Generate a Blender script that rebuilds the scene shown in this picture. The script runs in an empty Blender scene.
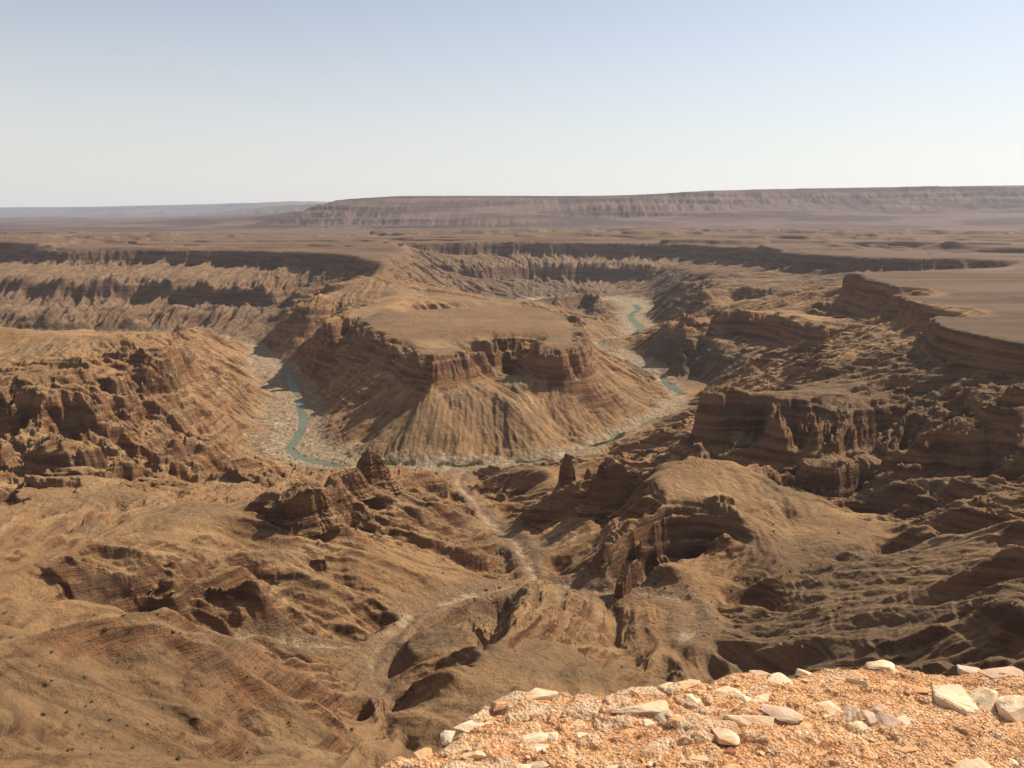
import bpy, math, time
import numpy as np
from concurrent.futures import ThreadPoolExecutor
R = math.radians
T0 = time.time()
Q = 1.1                      # mesh density
CAMZ = 500.0                 # river level is z = 0
F = 800.0
PITCH = math.atan(171 / 800)
rng = np.random.default_rng(7)
col = bpy.context.scene.collection

# ---------------------------------------------------------------- survey helpers
def dirs(px, py):
    a = (np.asarray(px, float) - 512) / F
    b = -(np.asarray(py, float) - 384) / F
    c, s = math.cos(PITCH), math.sin(PITCH)
    return a, c + b * s, -s + b * c          # x, y(forward), z

def P(px, py, z):
    """point on the sight line through a pixel at world height z"""
    dx, dy, dz = dirs(px, py)
    t = (z - CAMZ) / dz
    return np.array([dx * t, dy * t, z])

def PD(px, py, y):
    dx, dy, dz = dirs(px, py)
    t = y / dy
    return np.array([dx * t, y, CAMZ + dz * t])

def sstep(a, b, x):
    t = np.clip((x - a) / (b - a), 0, 1)
    return t * t * (3 - 2 * t)

# ---------------------------------------------------------------- noise
TAB = rng.random((256, 256)).astype(np.float32)
TABX = rng.random((256, 256)).astype(np.float32)
TABY = rng.random((256, 256)).astype(np.float32)
def vnoise(x, y):
    xi = np.floor(x); yi = np.floor(y)
    fx = (x - xi).astype(np.float32); fy = (y - yi).astype(np.float32)
    xi = xi.astype(np.int32) & 255; yi = yi.astype(np.int32) & 255
    x1 = (xi + 1) & 255; y1 = (yi + 1) & 255
    fx = fx * fx * fx * (fx * (fx * 6 - 15) + 10); fy = fy * fy * fy * (fy * (fy * 6 - 15) + 10)
    a = TAB[yi, xi]; b = TAB[yi, x1]; c = TAB[y1, xi]; d = TAB[y1, x1]
    return (a + (b - a) * fx) * (1 - fy) + (c + (d - c) * fx) * fy      # 0..1
def fbm(x, y, n=4, gain=.5, seed=0):
    s = 0; a = 1; t = 0
    ca, sa = math.cos(.65), math.sin(.65)
    x = x + seed * 17.3; y = y - seed * 9.1
    for i in range(n):
        s = s + a * (vnoise(x, y) - .5); t += a
        x, y = (x * ca - y * sa) * 2.03 + 5.2, (x * sa + y * ca) * 2.03 - 3.7
        a *= gain
    return s * 2 / t                                                   # about -1..1
def gully(x, y, dx, dy):
    """one octave of slope-following ridges and gullies"""
    xi = np.floor(x); yi = np.floor(y)
    fx = (x - xi).astype(np.float32); fy = (y - yi).astype(np.float32)
    xi = xi.astype(np.int32); yi = yi.astype(np.int32)
    h = 0; gx = 0; wt = 1e-6
    for i in (-1, 0, 1, 2):
        for j in (-1, 0, 1, 2):
            cx = (xi + i) & 255; cy = (yi + j) & 255
            px = fx - i - TABX[cy, cx] * .5 + .25 - .25; py = fy - j - TABY[cy, cx] * .5
            w = np.exp(-2.2 * (px * px + py * py))
            ph = (px * dx + py * dy) * 6.2831853
            wt = wt + w; h = h + np.cos(ph) * w; gx = gx - np.sin(ph) * w
    h = h / wt; gx = gx / wt
    mag = np.minimum(1, np.sqrt(h * h + gx * gx) * 2.2)
    tri = 1 - 2 * np.abs(np.arctan2(gx, h)) / math.pi         # sharp crests and sharp gullies
    return (.75 * tri + .25 * h) * mag, gx

# ---------------------------------------------------------------- strata
ZI = np.array([-50, 15, 148, 172, 203, 262, 284, 306, 2000.])
ZO = np.array([-50, 15, 128, 187, 206, 240, 297, 306, 2000.])
def strata_w(x, y):
    r = np.hypot(x, y)
    return sstep(1120, 1320, r) * (1 - sstep(2850, 3100, r))
def T_fwd(z, w):
    return (1 - w) * z + w * np.interp(z, ZI, ZO)
def T_inv(z, w):
    zi = np.linspace(-50, 1500, 3101)
    return np.array([np.interp(a, T_fwd(zi, b), zi) for a, b in zip(np.atleast_1d(z), np.atleast_1d(w))])

# ---------------------------------------------------------------- survey lines  (pixel x, pixel y, height)
LINES = []
def L(pts): LINES.append(np.array([P(*p) for p in pts]))
def W(pts): LINES.append(np.array(pts, float))
def cliff(pts, off=14.):
    """(px, py_top, z_top, py_base): a scarp facing the viewer"""
    top = np.array([P(px, pt, z) for px, pt, z, pb in pts])
    t = np.gradient(top[:, :2], axis=0); t /= np.hypot(t[:, 0], t[:, 1])[:, None]
    n = np.stack([t[:, 1], -t[:, 0]], -1)
    if (n * -top[:, :2]).sum() < 0: n = -n
    b = top[:, :2] + n * off
    zb = []
    for (px, pt, z, pb), q in zip(pts, b):
        d = dirs(px, pb); zb.append(min(CAMZ + q[1] * d[2] / d[1], z - 4))
    LINES.append(top); LINES.append(np.column_stack([b, zb]))

def PX(pts): return [P(*p) for p in pts]
RIVER_A = [np.array(p, float) for p in [(-3400, 3300, 0), (-2500, 3350, 0), (-1700, 3380, 0), (-1250, 3200, 0)]] + PX([
    (262,348,0),(280,362,0),(290,378,0),(297,395,0),(302,412,0),(304,425,0),(297,438,0),(288,449,0),(300,458,0),(330,466,0),(370,466,0),
    (400,466,0),(440,467,0),(480,464,0),(515,463,0),(545,461,0),(580,453,0),(610,441,0),(640,428,0),(664,412,0),(676,400,0),(670,388,0),(652,374,0),(635,364,0),(618,356,0)])
RIVER_B = [RIVER_A[-1]] + [np.array(p, float) for p in [(330, 2960, 0), (330, 3080, 0), (420, 3220, 0)]] + PX([
    (637,333,0),(634,318,0),(632,304,0),(628,298,0)]) + [np.array(p, float) for p in [(560, 4780, 0), (330, 4640, 0)]] + PX([(540,300,0),(515,303,0)]) + [np.array(p, float) for p in [(-150, 4420, 5), (-420, 4700, 30)]]
WASH1 = PX([(462,470,2),(458,485,12),(478,507,26),(488,522,36),(515,540,48),(527,560,56),(535,578,64),(490,592,73),(450,602,82),(412,615,90),(397,633,98),(380,645,106),(372,665,112),(379,688,119)])
WASH2 = PX([(535,578,64),(600,592,78),(650,592,86),(688,600,92),(697,618,100),(684,638,106)])
WASH3 = PX([(385,646,106),(330,646,114),(285,642,126),(240,640,139)])
POOLS = [PX(q) for q in (
    [(281,362,0),(288,374,0),(293,386,0),(297,396,0)], [(640,428,0),(655,419,0)], [(298,400,0),(300,410,0),(303,417,0),(304,425,0),(297,438,0),(288,449,0),(300,458,0),(330,466,0),(345,467,0)],
    [(378,466,0),(412,467,0)], [(652,374,0),(664,383,0),(682,394,0)], [(638,333,0),(634,318,0),(632,305,0)], [(455,466,0),(475,465,0)], [(527,463,0),(545,461,0)], [(600,446,0),(618,438,0)])]
POOL_K = [.9, 1., .78, .8, 0.55, .42, .8, .6, .6]
REEDS = [PX(q) for q in ([(438,467,0),(484,464.5,0)], [(516,463.5,0),(550,460.5,0)], [(594,448,0),(628,434,0)], [(385,464.5,0),(415,465.5,0)])]
RIVER_W = [(RIVER_A[:4], .6), (RIVER_A[3:14], .34), (RIVER_A[13:19], .9), (RIVER_A[18:28], 1.), (RIVER_A[27:], .42), (RIVER_B, .38)]
for l in (RIVER_A, RIVER_B, WASH1, WASH2, WASH3): LINES.append(np.array(l))

# ---- rims of the far plateau and the land beyond
L([(0,246,300),(70,249,300),(150,248,300),(240,249,300),(300,251,300),(345,254,300),(382,263,300)])
L([(382,263,300),(392,254,300),(398,246,300),(402,241.5,300),(450,241,300),(520,240.5,300),(600,241,300),(680,242.5,300),(720,245,300),(760,248,300),(800,252,300),(850,256,300),(930,257,300),(1010,260,300)])
L([(0,232,300),(150,233,300),(300,234,300),(420,233.5,302)])
L([(-80,246,300),(-300,246,300)])
L([(1010,260,300),(1100,268,300),(1300,290,300)])
L([(0,225,300),(200,227,300),(330,228,300),(500,229,305),(700,230,305),(900,231,305),(1100,233,305)])
cliff([(400,237.5,318,239.8),(520,236.5,326,239.3),(640,236,330,239),(700,236,332,239.5),(760,237,334,241),(850,239,332,243.5),(930,242,330,247),(1024,245,326,251),(1150,249,322,256)], 40)
cliff([(500,233,345,234.5),(600,232.6,348,234.4),(700,232,350,234.2),(800,232.5,350,235.2),(900,234,350,237),(1024,236.5,345,240),(1150,240,340,244)], 60)
L([(880,252,296),(950,255,296)])
# escarpment beyond the plateau
E = [(262,221),(290,214),(312,206),(330,200.5),(350,198.5),(400,195.5),(500,195.5),(600,196),(640,196),(690,191),(760,189),(850,187.5),(930,186),(1100,184)]
W([PD(x, y, 12800 + 500*math.sin(x/60.)) for x, y in E])
W([PD(x, y, 12100 + 500*math.sin(x/60.)) for x, y in [(310,222),(350,207),(500,204),(620,206),(760,201),(900,200),(1100,198)]])
W([PD(x, y, 11200 + 300*math.sin(x/45.)) for x, y in [(300,222),(350,217),(500,216),(620,217),(760,214),(900,214),(1100,212)]])
W([PD(x, y, 16500) for x, y in [(330,205),(500,200),(700,197),(850,190),(1100,187)]])
W([(-12000,16500,300),(-6200,16500,300)])
W([(-14000,11000,300),(-5200,12500,300),(-4600,12000,300)])
# far walls, left: upper scarp, pillared lower scarp
cliff([(-80,246,300,258),(0,246,300,258),(70,249,300,262),(150,248,300,263),(240,249,300,265),(300,251,300,266),(345,254,300,268),(378,262,300,276)], 22)
cliff([(-80,276,185,290),(0,276,185,290),(60,278,180,292),(130,279,172,298),(200,282,166,300),(250,284,160,304),(300,290,160,310)], 22)
for px in (-40, 12, 58, 112, 158, 206, 246):
    L([(px,300,118),(px+12,312,82),(px+25,325,30)]); L([(px+26,301,98),(px+30,308,48),(px+38,321,12)])
# far walls, centre and right
cliff([(405,241.5,300,253),(450,241,300,254),(520,240.5,300,253),(600,241,300,254),(680,242.5,300,258),(720,245,300,262),(760,248,300,266),(800,252,300,270),(850,256,300,272),(930,257,300,269),(1010,260,300,270)], 26)
cliff([(425,263,178,276),(470,264,172,277),(530,263,165,277),(600,263,165,279),(660,265,170,279)], 26)
L([(672,268,160),(700,273,172),(760,275,192),(830,276,205)])
L([(440,290,60),(500,292,30),(560,290,30),(620,289,20),(650,290,40)])
# promontory slope to the neck of the meander core
L([(382,272,262),(392,286,225),(405,300,203),(380,312,203)])
L([(405,285,200),(432,291,150),(460,297,95),(485,303,25)])
L([(345,305,203),(330,318,203),(318,330,150),(300,345,60)])
L([(385,272,262),(350,275,255),(325,290,210),(300,300,190),(285,318,100),(275,335,10)])
# the table mountain (meander core)
TOP = [(356,320),(385,313),(440,309),(500,307),(545,307.5),(572,313),(584,324),(587,336),(580,345)]
L([(x, y, 188) for x, y in TOP])
L([(x, y, 190) for x, y in [(400,328),(450,325),(520,322),(560,325),(572,335)]])
cliff([(x, y, 188, b) for x, y, b in [(587,338,362),(580,346,366),(562,348,370),(543,347,376),(528,340,380),(512,335,386)]], 22)
cliff([(x, y, 188, b) for x, y, b in [(508,334,392),(503,334,394),(498,336,392)]], 40)
cliff([(x, y, 188, b) for x, y, b in [(488,346,378),(470,350,381),(450,353,384),(432,356,386),(412,350,380)]], 22)
cliff([(x, y, 188, b) for x, y, b in [(410,349,378),(398,341,368),(382,335,358),(362,328,348),(352,321,340)]], 26)
L([(450,309,188),(520,306,188),(545,304,125),(558,303,60)])
L([(590,345,140),(600,352,100),(612,358,20)])
W([(*(P(x, y, 188)[:2] * 1.022), z) for x, y, z in [(408,311,172),(440,309,150),(500,307,140),(545,307.5,128)]])
# spurs and gullies of its apron
L([(505,396,100),(516,412,72),(530,430,42),(548,446,15),(555,456,4)])
L([(486,385,116),(470,405,88),(455,430,50),(445,455,10)])
L([(435,390,116),(415,407,88),(390,427,55),(372,445,28),(365,460,5)])
L([(408,382,112),(385,394,82),(355,415,46),(330,435,14)])
L([(545,380,112),(575,397,78),(610,414,36),(640,424,7)])
L([(585,368,112),(615,382,68),(645,394,26),(662,403,4)])
L([(350,344,112),(330,355,88),(322,372,44),(318,388,9)])
# small butte behind, right
cliff([(562,291,150,306),(575,285,155,309),(588,284,155,308),(597,292,148,312)], 20)
L([(575,283.5,150),(590,282.5,150)])
L([(597,312,90),(598,325,50),(608,345,12)])
L([(560,310,90),(540,308,40)])
# hidden spur between the two reaches
W([(430,2930,20),(520,2960,60),(640,2960,95),(780,2900,110)])
L([(695,352,60),(705,368,40),(712,376,14)])
# benches of the right bank
L([(660,305,20),(672,292,110),(690,280,180),(720,279,200),(765,278,200),(800,282,200)])
cliff([(690,286,200,299),(720,284,200,298),(760,286,200,300)], 30)
L([(650,325,15),(668,320,110),(682,316,165)])
cliff([(684,312,200,331),(705,310,200,332),(735,309,200,336),(765,312,200,342),(800,320,200,348),(830,330,195,350)], 26)
L([(700,345,90),(740,352,100),(780,362,110)])
L([(712,380,20),(740,378,70),(765,372,110),(800,372,150)])
# great right mesa
L([(845,275,300),(900,272,300),(1024,275,300),(1200,290,300)])
L([(900,280,300),(960,292,300),(1000,310,300),(1100,330,300)])
cliff([(843,269.5,321,322),(852,272,317,324),(865,277,309,322),(880,282,300,318),(893,286,300,316)], 30)
L([(800,292,215),(828,300,200),(838,322,165)])
L([(847,269.5,319),(866,272,308),(900,271,301),(950,268,300)])
cliff([(893,292,300,316),(912,297,300,318),(934,303,300,322)], 26)
cliff([(938,314,300,332),(932,322,300,342),(950,327,300,348),(975,332,300,352),(1000,336,300,360),(1024,339,300,362),(1100,350,300,380)], 22)
L([(895,322,240),(870,345,212),(840,366,200),(810,382,196)])
L([(862,330,190),(838,345,170),(800,362,150)])
L([(930,350,245),(890,378,215),(850,392,198)])
L([(1024,372,255),(960,390,225),(900,402,200)])
L([(1024,400,240),(960,425,205),(920,440,170)])
# red buttress in front of it
cliff([(686,393,194,425),(700,391,198,430),(725,392,198,432)], 18)
L([(725,389,199),(770,389,199),(830,394,199),(890,404,198),(930,415,195)])
L([(668,446,70),(690,452,92),(720,460,100),(760,470,100),(785,478,104),(810,492,104)])
cliff([(692,424,152,450),(715,428,152,458),(745,430,152,464),(775,436,152,474),(800,440,152,482)], 16)
cliff([(812,448,160,478),(835,452,160,492),(858,444,165,480)], 16)
L([(880,420,190),(890,440,160),(880,458,135)])
L([(960,430,185),(990,450,170),(1000,468,165)])
L([(620,443,20),(640,436,40),(652,442,50),(663,450,58)])
# hill right of it
L([(838,496,108),(860,485,125),(880,474,142),(900,465,152),(930,474,157),(960,484,162),(1000,494,172),(1024,499,178),(1100,515,200)])
L([(820,498,104),(850,500,112),(865,520,118),(885,540,124)])
L([(1000,485,160),(960,470,150),(905,460,135)])
# dome with its hollow cliff
L([(640,482,132),(650,468,150),(665,460,160),(700,457,166),(730,460,164),(760,472,155),(790,482,142),(830,500,132),(865,520,127),(895,541,126)])
L([(640,482,132),(625,489,116),(610,492,106),(590,488,102),(568,487,98),(550,503,80),(535,518,60)])
W([(95,1310,45),(170,1290,70),(300,1200,95),(380,1150,102)])
cliff([(640,520,138,548),(655,512,142,544),(675,508,144,544),(700,507,144,545),(725,510,143,548),(742,520,138,556)], 12)
L([(640,470,150),(645,490,146),(650,500,143)])
L([(745,520,138),(752,545,118),(745,575,100),(738,588,92)])
L([(790,520,120),(800,560,112),(790,580,108)])
cliff([(634,548,112,572),(624,560,104,584),(612,572,96,590)], 8)
L([(605,515,98),(590,540,82),(575,562,68)])
L([(690,575,98),(700,590,94)])
# low dark hill at the mouth of the wash
L([(470,479,18),(485,469,40),(505,465.5,50),(530,466,52),(550,472,60)])
cliff([(486,484,36,496),(498,481,42,498),(512,485,42,497)], 7)
L([(478,500,26),(500,508,34),(525,512,44)])
# gravel flats beside the water
L([(250,352,5),(258,372,5),(266,395,5),(258,420,6),(245,438,6),(240,452,6),(270,465,4)])
L([(300,362,5),(312,385,5),(322,410,5),(318,432,5),(332,452,4),(360,461,3)])
L([(632,352,4),(665,365,4),(700,379,5),(706,388,5),(690,402,5),(674,420,4)])
L([(614,300,4),(606,318,5),(622,332,5)])
L([(648,299,4),(654,316,5),(660,334,5)])
# crescents of the right slope
L([(895,545,126),(930,540,150),(980,528,178),(1024,514,200),(1100,500,225)])
L([(720,592,92),(760,582,106),(820,575,118),(880,565,135),(940,552,158),(1024,532,196)])
L([(700,640,105),(740,628,112),(800,618,125),(860,605,145),(940,582,180),(1000,560,212),(1024,548,224)])
cliff([(930,592,182,610),(960,580,196,602),(1000,560,214,586),(1024,552,222,578),(1060,540,235,566)], 8)
L([(720,655,112),(780,650,135),(850,640,165),(930,615,192),(1024,592,225)])
cliff([(820,655,165,672),(880,640,185,655),(930,625,202,640),(980,610,222,624),(1024,598,236,612)], 6)
L([(700,690,140),(800,690,185),(900,680,225),(1024,660,270),(1100,650,290)])
# left massif: shelf, ledges
L([(-80,330,242),(0,331,240),(60,333,238),(110,336,235),(150,340,230),(165,341,226)])
L([(165,341,226),(180,334,160),(195,326,110),(225,335,60),(262,347,4)])
W([(-1400,2350,120),(-900,2250,150)])
cliff([(62,361,220,372),(90,366,216,376)], 14)
cliff([(112,345,230,362),(128,348,226,365),(140,352,222,366)], 16)
cliff([(138,341,226,353),(165,345,218,355)], 14)
cliff([(50,376,208,388),(80,374,208,392),(120,378,200,392)], 14)
cliff([(-40,384,202,412),(0,387,200,412),(25,392,198,410),(50,398,192,409)], 14)
cliff([(90,396,184,405),(130,394,180,402)], 8)
cliff([(102,432,150,450),(120,430,150,456),(150,431,146,452),(175,432,140,443),(194,432,132,440)], 14)
cliff([(-40,440,148,475),(0,448,142,480),(35,452,138,484),(70,456,132,485),(100,455,126,478)], 14)
L([(130,385,186),(170,392,150),(210,402,100),(232,415,30),(250,418,9)])
L([(165,360,190),(200,368,130),(235,378,60),(258,385,10)])
L([(190,440,110),(205,445,80),(220,450,38),(235,455,9)])
# dips and swells on the near left
L([(-60,492,108),(0,490,104),(50,488,100),(100,482,95),(150,466,84),(200,452,64),(250,462,24)])
L([(-60,505,120),(0,503,118),(60,494,114),(130,482,108),(190,470,92),(240,464,66),(290,470,18)])
L([(0,515,128),(80,503,122),(150,495,118),(215,488,108),(280,482,84),(335,476,45),(380,470,13)])
L([(-60,560,222),(0,548,206),(60,536,196),(120,520,181),(165,512,175),(215,510,172),(262,507,165),(300,497,158),(330,492,148),(352,484,138),(371,472,130),(388,482,102),(410,474,50),(440,471,12)])
L([(262,516,160),(300,520,147),(330,518,134),(360,505,118),(380,496,104)])
L([(388,482,102),(410,492,80),(440,520,58),(470,535,44)])
L([(300,540,158),(340,560,132),(400,575,108),(450,590,86)])
cliff([(82,554,214,566),(100,552,212,572),(120,556,208,574),(150,566,198,580),(165,576,190,586)], 6)
L([(150,584,195),(172,582,190),(200,579,186),(232,578,183),(255,580,179),(268,586,168)])
L([(185,604,166),(205,616,158),(235,630,147),(262,634,142),(282,622,142),(292,600,147)])
L([(0,592,228),(60,590,222),(120,592,208),(160,600,186),(190,612,165),(215,627,151),(235,639,141)])
# near left spur
L([(-60,640,285),(0,620,272),(60,612,262),(130,609,252),(180,621,236),(220,648,218),(255,670,200),(290,694,182),(330,722,160),(352,738,148)])
L([(270,652,129),(300,662,120),(340,684,117),(370,706,121),(385,735,130)])
L([(205,640,190),(235,660,160),(262,680,140)])
L([(150,632,243),(190,655,226),(222,678,206),(238,700,193),(262,722,180)])
L([(120,635,249),(165,665,240),(200,690,227),(225,715,213),(250,735,200)])
L([(0,690,262),(100,710,240),(200,740,212),(300,735,175),(352,740,142)])
L([(400,768,172),(300,768,192),(150,768,228),(0,768,255),(-60,768,265)])
# hill in the middle foreground
L([(408,640,126),(425,628,130),(445,622,131),(475,618,128),(492,626,130)])
L([(408,640,126),(420,654,132),(425,676,132),(420,694,130)])
L([(396,650,110),(387,668,111),(382,688,116),(396,700,120)])
L([(455,640,134),(450,660,135),(440,676,134)])
L([(420,698,132),(440,686,142),(462,670,149),(480,650,150),(493,634,148),(515,622,140),(545,620,134),(580,630,132),(620,650,134),(655,680,140)])
L([(470,615,108),(520,600,88),(560,600,85),(610,610,92),(650,625,104)])
L([(385,735,137),(430,740,152),(480,740,164),(540,730,168),(620,720,166),(680,720,160)])
L([(690,603,93),(698,622,101),(680,640,108),(650,655,114),(642,668,119)])
# brink of the canyon under the viewer
for th in (-50, -30, -15, 0, 15, 30, 50):
    s, c = math.sin(R(th)), math.cos(R(th))
    W([(s*5.2, c*5.2, 462), (s*20, c*20, 430), (s*100, c*100, 350), (s*230, c*230, 285)])
s_ = [(math.sin(R(t)), math.cos(R(t))) for t in range(-50, 51, 5)]
W([(a*5.2, b*5.2, 462) for a, b in s_]); W([(a*60, b*60, 385) for a, b in s_]); W([(a*160, b*160, 315) for a, b in s_])

def SP(px, py, z, rad, k):
    p = P(px, py, z); return (p[0], p[1], rad, k)
SMOOTH = [SP(430,725,148,80,.8), SP(620,710,150,80,.5), SP(70,680,250,110,.55), SP(20,620,262,90,.5), SP(300,760,190,110,.5), SP(700,470,160,95,.9), SP(740,480,150,90,.9), SP(820,510,125,120,.85), SP(790,540,120,90,.75), SP(440,640,125,50,.8), SP(400,575,108,80,.55), SP(430,560,95,80,.6),
 SP(180,505,172,90,.8), SP(60,600,225,60,.6), SP(560,530,80,75,.8), SP(600,540,90,60,.7), SP(840,640,160,200,.45), SP(960,600,200,200,.45), SP(900,560,160,130,.6), SP(560,640,135,110,.2), SP(340,560,130,110,.25)]
LEDGY = [SP(120,400,180,480,1.), SP(40,455,130,260,1.), SP(220,560,185,110,.8), SP(880,420,190,280,1.), SP(760,420,165,260,1.), SP(950,580,190,160,.45), SP(950,480,160,160,.6), SP(650,520,135,80,.7), SP(320,520,150,70,.6)]
BLOCKY = [SP(320,500,145,70,.8), SP(130,560,200,90,.5), SP(700,520,140,60,.4), SP(110,400,180,430,1.), SP(40,455,130,230,1.), SP(230,475,100,90,.5), SP(880,430,190,260,.8), SP(760,330,190,300,.4), SP(230,560,180,90,.4), SP(950,385,225,150,.35), SP(660,605,95,50,.35)]
OLIVE_AND_SHADE = [SP(900,610,190,260,.75), SP(820,560,130,120,.7), SP(950,470,160,160,.7), SP(100,670,240,130,.4), SP(440,635,126,45,1.), SP(560,660,140,70,.7), SP(280,590,175,40,.8), SP(330,430,40,170,.5), SP(900,380,215,420,.9), SP(640,400,40,300,.35), SP(470,420,80,230,.3), SP(180,505,175,70,.5)]  # olive scree, plus shade of slopes under grazing sun painted as darker ground
SAND = [SP(428,560,96,42,1.), SP(470,572,90,25,.7), SP(640,610,92,25,.6), SP(300,470,60,50,.5), SP(230,450,30,60,.5)]
DARK = [SP(700,350,60,420,1.), SP(330,420,40,160,.5), SP(290,320,60,400,.5), SP(560,290,40,500,.6)]

# ---------------------------------------------------------------- macro surface on a log-polar grid (membrane through the lines)
TH0, TH1, R0, R1 = R(-50), R(50), 5.0, 17000.
STEP = 0.0032
NU = int(math.log(R1 / R0) / STEP); NV = int((TH1 - TH0) / STEP)
NU -= NU % 32; NV -= NV % 32
U0 = math.log(R0)
def relax(Z, M, C, it, w=1.85):
    iy, ix = np.indices(Z.shape)
    odd = ((iy + ix) & 1).astype(bool)
    free = ~M
    for k in range(it):
        for par in (odd, ~odd):
            Zp = np.pad(Z, 1, mode='edge')
            avg = .25 * (Zp[:-2, 1:-1] + Zp[2:, 1:-1] + Zp[1:-1, :-2] + Zp[1:-1, 2:])
            m = par & free
            Z[m] += w * (avg[m] - Z[m])
    return Z
def blur(Z, n):
    for _ in range(n):
        Zp = np.pad(Z, 1, mode='edge')
        Z = .25 * (Zp[:-2, 1:-1] + 2 * Zp[1:-1, 1:-1] + Zp[2:, 1:-1])
        Zp = np.pad(Z, 1, mode='edge')
        Z = .25 * (Zp[1:-1, :-2] + 2 * Zp[1:-1, 1:-1] + Zp[1:-1, 2:])
    return Z
def build_macro():
    num = np.zeros((NU, NV)); den = np.zeros((NU, NV))
    for ln in LINES:
        for a, b in zip(ln[:-1], ln[1:]):
            n = max(2, int(np.linalg.norm((b - a)[:2]) / (min(np.hypot(*a[:2]), np.hypot(*b[:2])) * STEP) * 2))
            t = np.linspace(0, 1, min(n, 4000))[:, None]
            q = a + (b - a) * t
            zi = T_inv(q[:, 2], strata_w(q[:, 0], q[:, 1]))
            u = ((np.log(np.hypot(q[:, 0], q[:, 1])) - U0) / STEP).astype(int)
            v = ((np.arctan2(q[:, 0], q[:, 1]) - TH0) / STEP).astype(int)
            ok = (u >= 0) & (u < NU) & (v >= 0) & (v < NV)
            np.add.at(num, (u[ok], v[ok]), zi[ok]); np.add.at(den, (u[ok], v[ok]), 1)
    lev = [(num, den)]
    for _ in range(5):
        n_, d_ = lev[-1]
        s = lambda A: A.reshape(A.shape[0] // 2, 2, A.shape[1] // 2, 2).sum((1, 3))
        lev.append((s(n_), s(d_)))
    Z = None
    for k in range(5, -1, -1):
        n_, d_ = lev[k]
        M = d_ > 0; C = np.where(M, n_ / np.maximum(d_, 1e-9), 0)
        if Z is None: Z = np.full(M.shape, 200.)
        else: Z = np.kron(Z, np.ones((2, 2)))
        Z[M] = C[M]
        Z = relax(Z, M, C, 400 if k > 2 else (160 if k > 0 else 60), 1.8 if k > 0 else 1.5)
    return Z
MAC = build_macro()
MAC = blur(MAC, 3)
# level tops of the table mountains keep their edges
_g0, _g1 = np.gradient(MAC); _uu = np.exp(U0 + (np.arange(NU) + .5) * STEP)[:, None]
MACT = blur(((np.hypot(_g0, _g1) / (_uu * STEP) < .05) & (MAC > 150) & (_uu > 1500) & (_uu < 8000)).astype(float), 6)
MACS = blur(MAC, 60)         # broad shape, steers the gullies
print('macro', NU, NV, round(time.time() - T0, 1))
def samp(A, x, y):
    u = (np.log(np.hypot(x, y)) - U0) / STEP - .5
    v = (np.arctan2(x, y) - TH0) / STEP - .5
    u = np.clip(u, 0, NU - 1.001); v = np.clip(v, 0, NV - 1.001)
    ui = u.astype(np.int32); vi = v.astype(np.int32); fu = u - ui; fv = v - vi
    return ((A[ui, vi] * (1 - fv) + A[ui, vi + 1] * fv) * (1 - fu)
            + (A[ui + 1, vi] * (1 - fv) + A[ui + 1, vi + 1] * fv) * fu)

def saw(p):
    return np.arctan2(.8 * np.sin(p), 1 + .8 * np.cos(p)) * 1.25
def seg_dist(x, y, pts):
    """distance to a polyline"""
    d = np.full(x.shape, 1e9)
    for a, b in zip(pts[:-1], pts[1:]):
        vx, vy = b[0] - a[0], b[1] - a[1]
        t = np.clip(((x - a[0]) * vx + (y - a[1]) * vy) / (vx * vx + vy * vy + 1e-9), 0, 1)
        d = np.minimum(d, np.hypot(x - a[0] - t * vx, y - a[1] - t * vy))
    return d

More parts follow.
